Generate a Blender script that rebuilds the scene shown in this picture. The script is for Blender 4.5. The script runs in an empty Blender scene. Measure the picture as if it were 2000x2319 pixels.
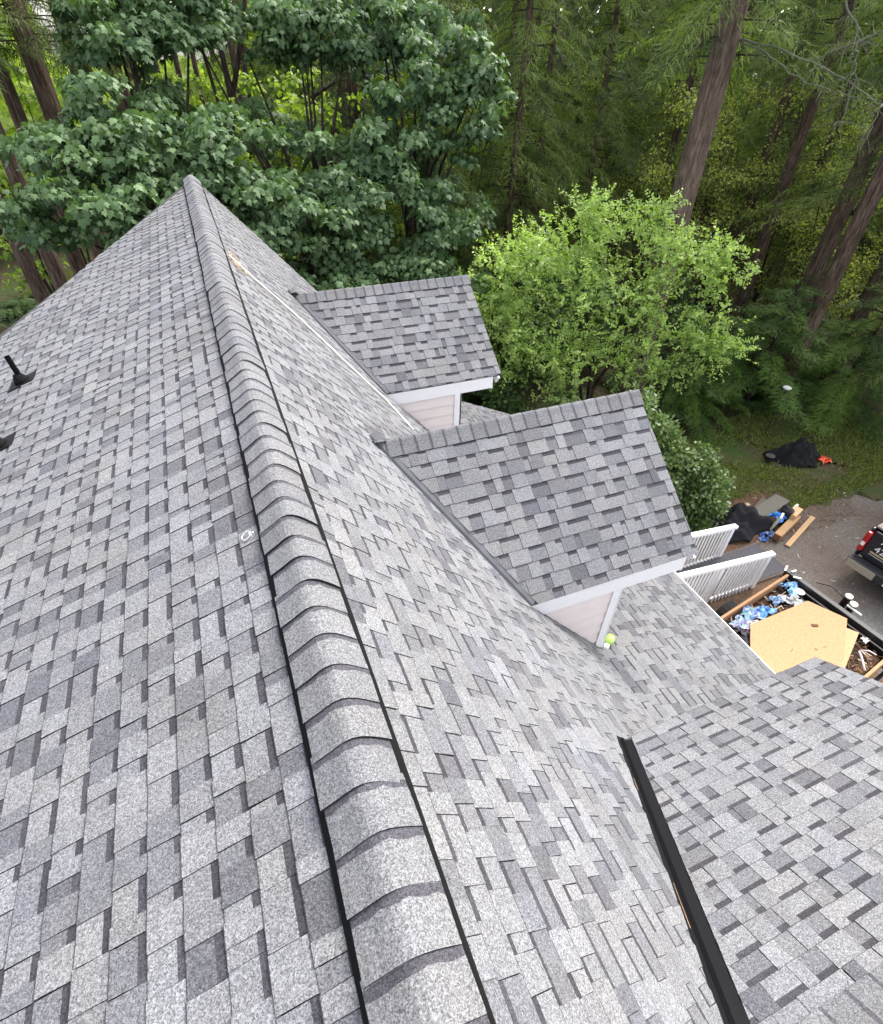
import bpy, math, random
import numpy as np
from mathutils import Vector, Matrix

random.seed(7)
RNG = np.random.default_rng(7)
SC = bpy.context.scene
COL = SC.collection

# ---------------------------------------------------------------- camera, sky, sun, exposure
CAM_LOC = Vector((-0.0677, 0.0, 1.6596))
YAW, PITCH, ROLL = 0.40037, 0.70918, 0.0256
FPX = 1226.5
fwd = Vector((math.sin(YAW)*math.cos(PITCH), math.cos(YAW)*math.cos(PITCH), -math.sin(PITCH)))
rgt = Vector((math.cos(YAW), -math.sin(YAW), 0.0))
upv = rgt.cross(fwd)
R_ = math.cos(ROLL)*rgt + math.sin(ROLL)*upv
U_ = -math.sin(ROLL)*rgt + math.cos(ROLL)*upv
cam = bpy.data.cameras.new("camera")
cam.sensor_fit = 'HORIZONTAL'
cam.sensor_width = 36.0
cam.lens = 36.0*FPX/2000.0
cam.clip_start = 0.05
cam.clip_end = 600.0
cam_o = bpy.data.objects.new("camera", cam)
COL.objects.link(cam_o)
M = Matrix((R_, U_, -fwd)).transposed().to_4x4()
M.translation = CAM_LOC
cam_o.matrix_world = M
SC.camera = cam_o

SUN_AZ, SUN_EL = math.radians(62), math.radians(52)      # azimuth from +Y towards +X
world = bpy.data.worlds.new("World")
SC.world = world
world.use_nodes = True
wn = world.node_tree
wn.nodes.clear()
sky = wn.nodes.new("ShaderNodeTexSky")
sky.sky_type = 'NISHITA'
sky.sun_disc = False
sky.sun_elevation = SUN_EL
sky.sun_rotation = SUN_AZ
sky.air_density = 1.0
sky.dust_density = 3.0
sky.ozone_density = 1.0
bg = wn.nodes.new("ShaderNodeBackground")
bg.inputs[1].default_value = 0.15
out = wn.nodes.new("ShaderNodeOutputWorld")
hs = wn.nodes.new("ShaderNodeHueSaturation")          # thin cloud: the blue is washed out
hs.inputs['Saturation'].default_value = 0.35
wn.links.new(sky.outputs[0], hs.inputs['Color'])
wn.links.new(hs.outputs[0], bg.inputs[0])
wn.links.new(bg.outputs[0], out.inputs[0])
sun = bpy.data.lights.new("sun", 'SUN')
sun.energy = 1.1
sun.angle = math.radians(22)
sun.color = (1.0, 0.95, 0.88)
sun_o = bpy.data.objects.new("sun", sun)
COL.objects.link(sun_o)
sd = Vector((math.sin(SUN_AZ)*math.cos(SUN_EL), math.cos(SUN_AZ)*math.cos(SUN_EL), math.sin(SUN_EL)))
sun_o.rotation_euler = sd.to_track_quat('Z', 'Y').to_euler()
SC.view_settings.view_transform = 'Standard'
SC.view_settings.look = 'None'
SC.view_settings.exposure = 2.2
SC.view_settings.gamma = 1.0
SC.view_settings.use_curve_mapping = False
SC.cycles.max_bounces = 6
SC.cycles.diffuse_bounces = 3
SC.cycles.glossy_bounces = 2
SC.cycles.transmission_bounces = 3
SC.cycles.transparent_max_bounces = 4

# ---------------------------------------------------------------- helpers
def tag(o, label=None, cat=None, group=None, kind=None):
    if label: o["label"] = label
    if cat: o["category"] = cat
    if group: o["group"] = group
    if kind: o["kind"] = kind
    return o

def empty(name, loc=(0, 0, 0), rz=0.0, label=None, cat=None, group=None):
    o = bpy.data.objects.new(name, None)
    COL.objects.link(o)
    o.empty_display_size = 0.2
    o.location = loc
    o.rotation_euler = (0, 0, rz)
    return tag(o, label, cat, group)

def new_obj(name, me, parent=None):
    o = bpy.data.objects.new(name, me)
    COL.objects.link(o)
    if parent is not None: o.parent = parent
    return o

def mesh_from(name, V, F, mat, cols=None, smooth=False):
    me = bpy.data.meshes.new(name)
    me.from_pydata([tuple(v) for v in V], [], F)
    if cols is not None:
        at = me.attributes.new("tone", 'FLOAT_COLOR', 'FACE')
        flat = np.ones((len(F), 4), dtype=np.float32)
        flat[:, :3] = np.asarray(cols, dtype=np.float32).reshape(-1, 3)
        at.data.foreach_set("color", flat.ravel())
    if mat is not None: me.materials.append(mat)
    if smooth: me.polygons.foreach_set("use_smooth", [True]*len(me.polygons))
    return me

class MB:
    """collects shapes and links them as one mesh"""
    def __init__(s): s.v = []; s.f = []; s.c = []
    def add(s, V, F, col=(0.5, 0.5, 0.5)):
        n = len(s.v)
        s.v += [tuple(p) for p in V]
        for f in F:
            s.f.append([i+n for i in f]); s.c.append(col)
        return s
    def obox(s, c, ax, ay, az, col=(0.5, 0.5, 0.5)):
        c, ax, ay, az = map(Vector, (c, ax, ay, az))
        V = [c+i*ax+j*ay+k*az for k in (-1, 1) for j in (-1, 1) for i in (-1, 1)]
        F = [(0, 2, 3, 1), (4, 5, 7, 6), (0, 1, 5, 4), (2, 6, 7, 3), (0, 4, 6, 2), (1, 3, 7, 5)]
        return s.add(V, F, col)
    def box(s, p0, p1, col=(0.5, 0.5, 0.5)):
        p0, p1 = Vector(p0), Vector(p1)
        h = (p1-p0)/2
        return s.obox((p0+p1)/2, (h.x, 0, 0), (0, h.y, 0), (0, 0, h.z), col)
    def bar(s, a, b, w, h, up=(0, 0, 1), col=(0.5, 0.5, 0.5)):
        a, b, up = Vector(a), Vector(b), Vector(up)
        d = b-a
        x = d.normalized().cross(up).normalized()
        z = x.cross(d.normalized())
        return s.obox((a+b)/2, d/2, x*w/2, z*h/2, col)
    def tube(s, pts, rad, n=8, col=(0.5, 0.5, 0.5), cap=True, jit=0.0):
        pts = [Vector(p) for p in pts]
        rings = []
        ref = Vector((0.31, 0.77, 0.2)).normalized()
        V = []
        for i, p in enumerate(pts):
            d = (pts[min(i+1, len(pts)-1)]-pts[max(i-1, 0)]).normalized()
            x = d.cross(ref)
            if x.length < 0.05: x = d.cross(Vector((1, 0, 0)))
            x.normalize(); y = d.cross(x)
            r = rad[i] if hasattr(rad, '__len__') else rad
            for k in range(n):
                a = 2*math.pi*k/n
                rr = r*(1+random.uniform(-jit, jit))
                V.append(p+x*math.cos(a)*rr+y*math.sin(a)*rr)
        F = []
        for i in range(len(pts)-1):
            for k in range(n):
                k2 = (k+1) % n
                F.append((i*n+k, i*n+k2, (i+1)*n+k2, (i+1)*n+k))
        if cap:
            F.append(tuple(reversed(range(n))))
            F.append(tuple((len(pts)-1)*n+k for k in range(n)))
        return s.add(V, F, col)
    def build(s, name, mat, parent=None, smooth=False):
        return new_obj(name, mesh_from(name, s.v, s.f, mat, s.c, smooth), parent)

def bevel(o, w=0.006, seg=2):
    m = o.modifiers.new("bevel", 'BEVEL'); m.width = w; m.segments = seg; m.limit_method = 'ANGLE'
    return o

# ---------------------------------------------------------------- materials
def nodes_of(name):
    m = bpy.data.materials.new(name)
    m.use_nodes = True
    nt = m.node_tree
    b = nt.nodes["Principled BSDF"]
    return m, nt, b

def N(nt, t, **kw):
    n = nt.nodes.new(t)
    for k, v in kw.items(): setattr(n, k, v)
    return n

def mix_mul(nt, a, b, fac=1.0):
    n = N(nt, "ShaderNodeMix", data_type='RGBA', blend_type='MULTIPLY')
    n.inputs[0].default_value = fac
    nt.links.new(a, n.inputs[6]); nt.links.new(b, n.inputs[7])
    return n.outputs[2]

def ramp(nt, src, stops):
    r = N(nt, "ShaderNodeValToRGB")
    el = r.color_ramp.elements
    while len(el) < len(stops): el.new(0.5)
    for e, (p, c) in zip(el, stops):
        e.position = p; e.color = (c[0], c[1], c[2], 1) if hasattr(c, '__len__') else (c, c, c, 1)
    nt.links.new(src, r.inputs[0])
    return r.outputs[0]

def pos_vec(nt, scale=(1, 1, 1), kind='Object'):
    tc = N(nt, "ShaderNodeTexCoord")
    mp = N(nt, "ShaderNodeMapping")
    mp.inputs['Scale'].default_value = scale
    nt.links.new(tc.outputs[kind], mp.inputs[0])
    return mp.outputs[0]

def noise(nt, vec, scale, detail=4, rough=0.55):
    n = N(nt, "ShaderNodeTexNoise")
    n.inputs['Scale'].default_value = scale
    n.inputs['Detail'].default_value = detail
    n.inputs['Roughness'].default_value = rough
    if vec is not None: nt.links.new(vec, n.inputs['Vector'])
    return n.outputs[0]

def bump(nt, b, h, strength=0.4, dist=0.01):
    n = N(nt, "ShaderNodeBump")
    n.inputs['Strength'].default_value = strength
    n.inputs['Distance'].default_value = dist
    nt.links.new(h, n.inputs['Height'])
    nt.links.new(n.outputs[0], b.inputs['Normal'])

def m_shingle():
    m, nt, b = nodes_of("asphalt_shingle")
    at = N(nt, "ShaderNodeAttribute", attribute_name="tone")
    v = pos_vec(nt)
    vo = N(nt, "ShaderNodeTexVoronoi"); vo.inputs['Scale'].default_value = 300
    nt.links.new(v, vo.inputs['Vector'])
    sep = N(nt, "ShaderNodeSeparateColor"); nt.links.new(vo.outputs['Color'], sep.inputs[0])
    g1 = ramp(nt, sep.outputs[0], [(0.0, 0.42), (0.25, 0.75), (0.6, 1.04), (1.0, 1.55)])
    g2 = ramp(nt, noise(nt, v, 95, 3, 0.7), [(0.3, 0.72), (0.5, 1.0), (0.7, 1.3)])
    g3 = ramp(nt, noise(nt, v, 1.1, 4, 0.6), [(0.3, 0.90), (0.7, 1.10)])
    # faint warm and bluish clouds in the granule blend
    tint = ramp(nt, noise(nt, v, 2.3, 3, 0.5), [(0.3, (1.015, 1.0, 0.985)), (0.5, (0.99, 0.997, 1.01)), (0.72, (0.965, 0.987, 1.04))])
    c = mix_mul(nt, at.outputs[0], g1)
    c = mix_mul(nt, c, g2); c = mix_mul(nt, c, g3); c = mix_mul(nt, c, tint)
    nt.links.new(c, b.inputs['Base Color'])
    b.inputs['Roughness'].default_value = 0.92
    b.inputs['Specular IOR Level'].default_value = 0.25
    bump(nt, b, sep.outputs[1], 0.35, 0.003)
    return m

def m_plain(name, rgb=None, rough=0.6, spec=0.4, nscale=0, namt=0.15, metallic=0.0, bumps=0.0, stretch=(1, 1, 1), coat=0.0):
    """colour from rgb, or from the face attribute when rgb is None, broken up with noise"""
    m, nt, b = nodes_of(name)
    if rgb is None:
        a = N(nt, "ShaderNodeAttribute", attribute_name="tone"); c = a.outputs[0]
    else:
        r = N(nt, "ShaderNodeRGB"); r.outputs[0].default_value = (*rgb, 1); c = r.outputs[0]
    if nscale:
        h = noise(nt, pos_vec(nt, stretch), nscale, 5, 0.6)
        c = mix_mul(nt, c, ramp(nt, h, [(0.25, 1-namt), (0.75, 1+namt)]))
        if bumps: bump(nt, b, h, bumps, 0.01)
    nt.links.new(c, b.inputs['Base Color'])
    b.inputs['Roughness'].default_value = rough
    b.inputs['Specular IOR Level'].default_value = spec
    b.inputs['Metallic'].default_value = metallic
    b.inputs['Coat Weight'].default_value = coat
    return m

def m_bark(name, a, c, scale=9):
    m, nt, b = nodes_of(name)
    v = pos_vec(nt, (1, 1, 0.14))
    h = noise(nt, v, scale, 6, 0.65)
    h2 = noise(nt, pos_vec(nt), 1.3, 3, 0.5)
    col = ramp(nt, h, [(0.32, tuple(x*0.35 for x in a)), (0.5, a), (0.7, c)])
    col = mix_mul(nt, col, ramp(nt, h2, [(0.3, 0.7), (0.7, 1.2)]))
    nt.links.new(col, b.inputs['Base Color'])
    b.inputs['Roughness'].default_value = 0.95
    b.inputs['Specular IOR Level'].default_value = 0.1
    bump(nt, b, h, 0.9, 0.04)
    return m

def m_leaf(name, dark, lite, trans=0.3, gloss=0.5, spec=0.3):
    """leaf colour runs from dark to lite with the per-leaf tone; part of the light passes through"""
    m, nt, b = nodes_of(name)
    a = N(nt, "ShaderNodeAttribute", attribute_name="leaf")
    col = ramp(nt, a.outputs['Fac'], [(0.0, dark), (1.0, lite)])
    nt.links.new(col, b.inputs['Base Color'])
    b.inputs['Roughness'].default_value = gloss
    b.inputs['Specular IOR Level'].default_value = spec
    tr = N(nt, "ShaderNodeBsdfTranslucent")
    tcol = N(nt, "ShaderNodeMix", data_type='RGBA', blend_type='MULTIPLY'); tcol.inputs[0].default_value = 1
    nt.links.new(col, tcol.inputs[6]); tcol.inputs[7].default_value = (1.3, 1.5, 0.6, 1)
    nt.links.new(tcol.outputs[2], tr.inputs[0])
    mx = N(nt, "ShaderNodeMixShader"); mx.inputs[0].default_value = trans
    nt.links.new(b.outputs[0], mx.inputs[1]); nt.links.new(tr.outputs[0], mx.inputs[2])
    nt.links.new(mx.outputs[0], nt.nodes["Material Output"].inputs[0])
    return m

MAT = dict(
    shingle=m_shingle(),
    black_metal=m_plain("black_painted_metal", (0.004, 0.004, 0.005), 0.65, 0.12, 40, 0.3),
    vent=m_plain("black_vent_plastic", (0.004, 0.004, 0.004), 0.85, 0.12),
    grey_metal=m_plain("grey_flashing_metal", (0.085, 0.085, 0.092), 0.5, 0.35, 8, 0.25, 0.2),
    white=m_plain("white_paint", (0.80, 0.79, 0.79), 0.5, 0.4, 14, 0.03),
    siding=m_plain("cream_siding", (0.74, 0.66, 0.63), 0.6, 0.3, 6, 0.04),
    deck=m_plain("roof_deck", (0.05, 0.05, 0.05), 0.9, 0.1),
    wood=m_plain("sawn_wood", None, 0.75, 0.2, 22, 0.16, stretch=(1, 1, 1)),
    paint=m_plain("painted_parts", None, 0.45, 0.4, 12, 0.06),
    matte=m_plain("matte_parts", None, 0.85, 0.2, 18, 0.2),
    gloss=m_plain("glossy_paint", None, 0.22, 0.5, 0, 0, coat=0.6),
    plastic=m_plain("plastic_film", None, 0.38, 0.45, 30, 0.12),
)
# ---------------------------------------------------------------- the house
TL, TR, DL = 0.3827, 1.1284, 0.055       # left pitch, right pitch, drop of the left slope
YFAR, YNEAR = 11.06, -2.2
XB = 3.0; ZB = -TR*XB                     # foot of the steep slope
XE = 5.727; MP = 0.4628                   # porch eave and pitch
ZE = ZB-MP*(XE-XB)
GZ = -7.2
DORMERS = [dict(y=8.07, z=-1.0676, h=1.397, p=0.7338, x=3.6834),
           dict(y=4.0667, z=-1.1055, h=1.436, p=0.7679, x=3.9015),
           dict(y=-0.40, z=-1.2225, h=1.672, p=0.596, x=3.96)]
for d in DORMERS:
    d['ze'] = d['z']-d['p']*d['h']
    d['xr'] = -d['z']/TR; d['xe'] = -d['ze']/TR
    d['hw'] = d['h']-0.03
XW = 3.02

house = empty("house", (2.0, 5.0, GZ), 0, "grey shingled house with a steep roof and gabled dormers under the tall trees", "house")
house_inv = Matrix.Translation(-house.location)

def hpart(o, parent=None):
    """parent a world-space mesh under the house (or one of its parts) without moving it"""
    o.parent = parent or house
    o.matrix_parent_inverse = house_inv
    return o
def hsub(o, parent):
    o.parent = parent
    return o

EXPO = 0.143
LIGHT, MID, DIM, DARK = (0.306, 0.302, 0.306), (0.276, 0.272, 0.278), (0.222, 0.219, 0.230), (0.172, 0.169, 0.181)
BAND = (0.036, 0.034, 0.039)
EDGE = (0.014, 0.014, 0.014)
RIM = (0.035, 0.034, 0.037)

def clip_half(poly, a, b, keep_left=True):
    """clip polygon by the line a->b"""
    res = []
    def side(p):
        s = (b[0]-a[0])*(p[1]-a[1])-(b[1]-a[1])*(p[0]-a[0])
        return s if keep_left else -s
    n = len(poly)
    for i in range(n):
        p, q = poly[i], poly[(i+1) % n]
        sp, sq = side(p), side(q)
        if sp >= -1e-9: res.append(p)
        if (sp > 1e-9 and sq < -1e-9) or (sp < -1e-9 and sq > 1e-9):
            t = sp/(sp-sq)
            res.append((p[0]+(q[0]-p[0])*t, p[1]+(q[1]-p[1])*t))
    return res
def area2(poly):
    return sum(poly[i][0]*poly[(i+1) % len(poly)][1]-poly[(i+1) % len(poly)][0]*poly[i][1] for i in range(len(poly)))
def ccw(poly): return poly if area2(poly) > 0 else poly[::-1]
def clip_in(poly, reg):
    for i in range(len(reg)):
        poly = clip_half(poly, reg[i], reg[(i+1) % len(reg)], True)
        if len(poly) < 3: return []
    return poly
def clip_out(poly, ex):
    outp = []; rest = poly
    for i in range(len(ex)):
        a, b = ex[i], ex[(i+1) % len(ex)]
        piece = clip_half(rest, a, b, False)
        if len(piece) >= 3 and abs(area2(piece)) > 4e-5: outp.append(piece)
        rest = clip_half(rest, a, b, True)
        if len(rest) < 3: break
    return outp
def bbox(poly):
    xs = [p[0] for p in poly]; ys = [p[1] for p in poly]
    return min(xs), max(xs), min(ys), max(ys)

CELLS = []       # every shingle piece: (score, plane key, verts, faces, cols)

def screen_size(P):
    d = Vector(P)-CAM_LOC
    z = d.dot(fwd)
    if z < 0.2: return None
    x, y = FPX*d.dot(R_)/z, FPX*d.dot(U_)/z
    return x, y, z

def shingle_plane(key, O, U, Vd, regions, excl=(), tone=1.0, seed=1, umod=0.0, expo=None, wsc=1.0):
    EXPO = expo or 0.143
    rnd = random.Random(seed)
    O, U, Vd = Vector(O), Vector(U).normalized(), Vector(Vd).normalized()
    Nn = U.cross(Vd); flip = Nn.z < 0
    if flip: Nn = -Nn
    regions = [ccw(r) for r in regions]; excl = [ccw(e) for e in excl]
    exb = [bbox(e) for e in excl]
    allp = [p for r in regions for p in r]
    u0, u1, v0, v1 = bbox(allp)
    k = 0
    ncourse = int(math.ceil((v1-v0)/EXPO))
    for k in range(ncourse):
        va = v0+k*EXPO; vb = va+EXPO
        u = u0-0.3+umod+rnd.uniform(0, 0.25)
        tab = rnd.random() < 0.5
        butt_j = rnd.uniform(-0.002, 0.002)
        prev = None
        while u < u1:
            w = rnd.choice((0.09, 0.12, 0.14, 0.16, 0.20)) if tab else rnd.choice((0.06, 0.08, 0.11, 0.14, 0.17, 0.22))
            w *= rnd.uniform(0.9, 1.1)*wsc
            r = rnd.random()
            if tab: c = LIGHT if r < 0.48 else MID if r < 0.85 else DIM if r < 0.96 else DARK
            else:   c = LIGHT if r < 0.22 else MID if r < 0.50 else DIM if r < 0.84 else DARK
            kk = 0.50*tone*rnd.uniform(0.92, 1.08)
            warm = rnd.uniform(-0.016, 0.004)
            c = (c[0]*kk*(1+warm), c[1]*kk, c[2]*kk*(1-warm))
            a, b = u+0.0008, u+w-0.0008
            jl, jr = rnd.uniform(-0.003, 0.003), rnd.uniform(-0.003, 0.003)
            vbj = vb+butt_j+rnd.uniform(-0.0015, 0.0015)
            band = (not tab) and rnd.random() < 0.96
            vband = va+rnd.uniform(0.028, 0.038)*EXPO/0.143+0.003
            lift = 0.0032 if tab else 0.0
            warp = rnd.uniform(0, 0.0018)
            quads = []
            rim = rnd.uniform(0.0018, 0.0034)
            bk = rnd.uniform(0.85, 1.35)
            if band:
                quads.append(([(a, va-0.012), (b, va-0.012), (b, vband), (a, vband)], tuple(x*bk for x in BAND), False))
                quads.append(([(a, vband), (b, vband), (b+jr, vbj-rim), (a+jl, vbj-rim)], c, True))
            else:
                quads.append(([(a, va-0.012), (b, va-0.012), (b+jr, vbj-rim), (a+jl, vbj-rim)], c, True))
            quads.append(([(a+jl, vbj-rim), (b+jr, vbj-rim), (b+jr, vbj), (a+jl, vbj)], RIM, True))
            Vv, Ff, Cc = [], [], []
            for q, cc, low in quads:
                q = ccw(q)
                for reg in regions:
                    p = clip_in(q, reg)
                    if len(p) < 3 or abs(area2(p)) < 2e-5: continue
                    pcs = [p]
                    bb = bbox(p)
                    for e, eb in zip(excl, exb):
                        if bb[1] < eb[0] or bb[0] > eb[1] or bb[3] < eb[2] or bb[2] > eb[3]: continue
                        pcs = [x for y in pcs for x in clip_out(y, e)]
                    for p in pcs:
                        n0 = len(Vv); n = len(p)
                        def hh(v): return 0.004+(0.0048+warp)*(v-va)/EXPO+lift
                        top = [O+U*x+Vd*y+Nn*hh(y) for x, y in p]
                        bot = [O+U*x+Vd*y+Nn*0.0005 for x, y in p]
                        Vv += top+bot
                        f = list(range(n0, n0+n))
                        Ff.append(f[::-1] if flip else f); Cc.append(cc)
                        for i in range(n):
                            j = (i+1) % n
                            ya, yb = p[i][1], p[j][1]
                            if ya < va-0.006 and yb < va-0.006: continue
                            if band and abs(ya-vband) < 1e-6 and abs(yb-vband) < 1e-6: continue
                            if max(abs(ya-vbj+rim), abs(yb-vbj+rim)) < 1e-6: continue
                            s = [n0+i, n0+n+i, n0+n+j, n0+j]
                            Ff.append(s[::-1] if flip else s); Cc.append(EDGE)
            if Ff:
                P = O+U*(u+w/2)+Vd*(va+EXPO/2)
                sc = screen_size(P)
                score = 0.0
                if sc and abs(sc[0]) < 990 and abs(sc[1]) < 1150:
                    view = (CAM_LOC-P).normalized().dot(Nn)
                    score = max(0.0, view)*w*EXPO/sc[2]**2
                CELLS.append((score, key, Vv, Ff, Cc))
            u += w
            tab = not tab if rnd.random() < 0.97 else tab

# --- roof planes
cl, cr = math.hypot(1, TL), math.hypot(1, TR)
RAKE = [(0.0, 11.06), (-1.41, 9.03), (-2.51, 7.74), (-5.2, 4.35)]
left_reg = [(YNEAR, 0.0), (11.06, 0.0), (9.05, 1.41*cl), (7.74, 2.51*cl), (4.35, 5.2*cl), (YNEAR, 5.2*cl)]
shingle_plane('left', (0, 0, -DL), (0, 1, 0), (-1, 0, -TL), [left_reg], (), 1.0, 11, 0, 0.120, 0.66)
VALLEY = 0.062
ex = []
for i, d in enumerate(DORMERS):
    w = VALLEY
    # footprint of the dormer and its valley metal on the steep slope, in (y, slope length)
    ang = math.atan2((d['xe']-d['xr'])*cr, d['h'])
    off = w/math.cos(ang) if i < 2 else 0.085/math.cos(ang)
    e = [(d['y'], d['xr']*cr-off), (d['y']+d['h']+0.03, d['xe']*cr-off+0.03), (d['y']+d['hw']+0.02, 3.4*cr), (d['y']-d['hw']-0.02, 3.4*cr), (d['y']-d['h']-0.03, d['xe']*cr-off+0.03)]
    ex.append(e)
shingle_plane('right', (0, 0, 0), (0, 1, 0), (1, 0, -TR), [[(YNEAR, 0.06), (YFAR, 0.06), (YFAR, XB*cr), (YNEAR, XB*cr)]], ex, 1.0, 23, 0, 0.124, 0.85)
cp = math.hypot(1, MP)
exp_ = [[(d['y']-d['hw'], -0.2), (d['y']+d['hw'], -0.2), (d['y']+d['hw'], 0.03), (d['y']-d['hw'], 0.03)] for d in DORMERS]
shingle_plane('porch', (XB, 0, ZB+0.002), (0, 1, 0), (1, 0, -MP), [[(YNEAR, 0.0), (9.13, 0.0), (9.13, (XE-XB)*cp-0.42), (9.0, (XE-XB)*cp), (YNEAR, (XE-XB)*cp)]], exp_, 0.90, 31)
for i, d in enumerate(DORMERS):
    L = d['h']*math.hypot(1, d['p'])
    for sgn in (-1, 1):
        k = 0.075 if i < 2 else 0.086
        reg = [(d['xr']+k, 0.0), (d['x'], 0.0), (d['x'], L), (d['xe']+k, L)]
        shingle_plane(('dormer', i), (0, d['y'], d['z']), (1, 0, 0), (0, sgn, -d['p']), [reg], (), 1.0, 41+i*2+sgn, 0, 0.108 if i == 2 else 0.143, 0.78 if i == 2 else 1.0)

# --- decks: closed solid under the shingles
def slab(name, quad, th, mat, parent=None):
    q = [Vector(p) for p in quad]
    n = (q[1]-q[0]).cross(q[-1]-q[0]).normalized()
    if n.z < 0: n = -n
    m = len(q)
    V = q+[p-n*th for p in q]
    F = [list(range(m)), list(range(2*m-1, m-1, -1))]+[[i, m+i, m+(i+1) % m, (i+1) % m] for i in range(m)]
    o = new_obj(name, mesh_from(name, V, F, mat))
    return o
def lz(x): return -TL*abs(x)-DL
left_slope = hpart(slab("left_roof_slope", [(0, YNEAR, -DL)]+[(x, y, lz(x)) for x, y in RAKE]+[(-5.2, YNEAR, lz(5.2))], 0.12, MAT['deck']))
right_slope = hpart(slab("right_roof_slope", [(0.0, YNEAR, 0), (0.0, YFAR, 0), (XB, YFAR, ZB), (XB, YNEAR, ZB)], 0.10, MAT['deck']))
porch_slope = hpart(slab("porch_roof", [(XB, YNEAR, ZB), (XB, 9.13, ZB), (XE-0.37, 9.13, ZE+0.37*MP), (XE, 9.0, ZE), (XE, YNEAR, ZE)], 0.10, MAT['deck']))

dormer_parts = []
for i, d in enumerate(DORMERS):
    mb = MB()
    # gable front and body of the dormer (a prism that stops on the slope behind)
    y0, y1 = d['y']-d['hw'], d['y']+d['hw']
    zt = d['ze']-0.02; zap = zt+d['p']*d['hw']
    zf = ZB-0.02
    front = [(XW, y0, zf), (XW, y1, zf), (XW, y1, zt), (XW, d['y'], zap), (XW, y0, zt)]
    mb.add(front, [[0, 1, 2, 3, 4]], (0.74, 0.66, 0.63))
    dm = hpart(mb.build("dormer", MAT['siding']))
    dormer_parts.append(dm)
    # lap siding boards on both cheeks, cut to the roof slope
    for sgn in (-1, 1):
        yw = d['y']+sgn*d['hw']
        tri = ccw([(-zt/TR, zt), (XW, zt), (XW, -TR*XW)])
        z = zt
        while z > -TR*XW:
            strip = ccw([(0, z-0.17), (5, z-0.17), (5, z), (0, z)])
            p = clip_in(tri, strip)
            if len(p) >= 3 and abs(area2(p)) > 1e-4:
                m = len(p)
                def yo(zz): return yw+sgn*(0.004+0.013*(z-zz)/0.17)
                V = [(x, yo(zz), zz) for x, zz in p]+[(x, yw-sgn*0.01, zz) for x, zz in p]
                F = [list(range(m)), list(range(2*m-1, m-1, -1))]+[[a, m+a, m+(a+1) % m, (a+1) % m] for a in range(m)]
                hsub(new_obj("siding_board", mesh_from("siding_board", V, F, MAT['siding'])), dm)
            z -= 0.168
        cb = MB()
        cb.box((XW-0.09, min(yw, yw+sgn*0.024), -TR*XW-0.03), (XW+0.022, max(yw, yw+sgn*0.024), zt))
        cb.box((XW, min(yw+sgn*0.024, yw-sgn*0.07), -TR*XW-0.06), (XW+0.024, max(yw+sgn*0.0235, yw-sgn*0.07), zt))
        hsub(cb.build("corner_board", MAT['white']), dm)
        # eave fascia, with a thin drip edge
        ye = d['y']+sgn*d['h']
        fb = MB()
        xa, xb = d['xe']+0.02, d['x']-0.13
        fb.box((xa, min(ye-sgn*0.03, ye-sgn*0.004), d['ze']-0.20), (xb, max(ye-sgn*0.03, ye-sgn*0.004), d['ze']-0.012))
        fb.box((xb-0.03, min(ye, ye-sgn*0.18), d['ze']-0.205), (xb+0.002, max(ye, ye-sgn*0.18), d['ze']-0.16))
        hsub(bevel(fb.build("fascia", MAT['white']), 0.004, 1), dm)
        # barge board of the gable end
        bb = MB()
        a = Vector((d['x']-0.045, d['y'], d['z']-0.09)); b = Vector((d['x']-0.045, d['y']+sgn*(d['h']-0.02), d['ze']-0.09))
        bb.bar(a, b, 0.03, 0.14, (0, 0, 1))
        hsub(bb.build("barge_board", MAT['white']), dm)
        # deck of each little slope
        k = 0.03
        q = [(d['xr']+k, d['y'], d['z']), (d['x']-0.01, d['y'], d['z']), (d['x']-0.01, ye, d['ze']), (d['xe']+k, ye, d['ze'])]
        hsub(slab("roof_deck", q, 0.03, MAT['deck']), dm)
        # open valley of bent metal with a raised rib along its middle
        A0 = Vector((d['xr'], d['y'], d['z'])); B = Vector((d['xe'], ye, d['ze'])); A = A0+(A0-B)*0.045
        t = (B-A).normalized()
        nP = Vector((TR, 0, 1)).normalized(); nD = Vector((0, sgn*d['p'], 1)).normalized()
        sP = nP.cross(t).normalized(); sP = sP if sP.x < 0 or sP.y*sgn > 0 and sP.dot(Vector((0, sgn, 0))) > 0 else -sP
        if sP.dot(Vector((-1, sgn*0.6, 0))) < 0: sP = -sP
        sD = nD.cross(t).normalized()
        if sD.dot(Vector((1, -sgn*0.6, 0))) < 0: sD = -sD
        wP, wD = (0.078, 0.10) if i < 2 else (0.10, 0.14)
        prof = [sP*wP+nP*0.004, sP*0.02+nP*0.004, (nP+nD)*0.018, sD*0.02+nD*0.004, sD*wD+nD*0.004]
        V = [A+p for p in prof]+[B+p for p in prof]
        F = [[j, j+1, 6+j, 5+j] for j in range(4)]
        fl = new_obj("valley_flashing", mesh_from("valley_flashing", V, F, MAT['grey_metal'] if i < 2 else MAT['black_metal']))
        so = fl.modifiers.new("solid", 'SOLIDIFY'); so.thickness = 0.0015
        hsub(fl, dm)
        if i == 2 and sgn == 1:
            # bare timber showing through gaps beside the black valley
            for f0, f1 in ((0.20, 0.25), (0.55, 0.66)):
                wb = MB(); off = sP*0.050+nP*0.0075
                P0, P1 = B+(A-B)*f0+off, B+(A-B)*f1+off
                wb.add([P0-sP*0.003, P0+sP*0.002, P1+sP*0.004, P1-sP*0.003], [[0, 1, 2, 3]], (0.26, 0.16, 0.09))
                hsub(wb.build("bare_timber_strip", MAT['wood']), dm)

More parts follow.
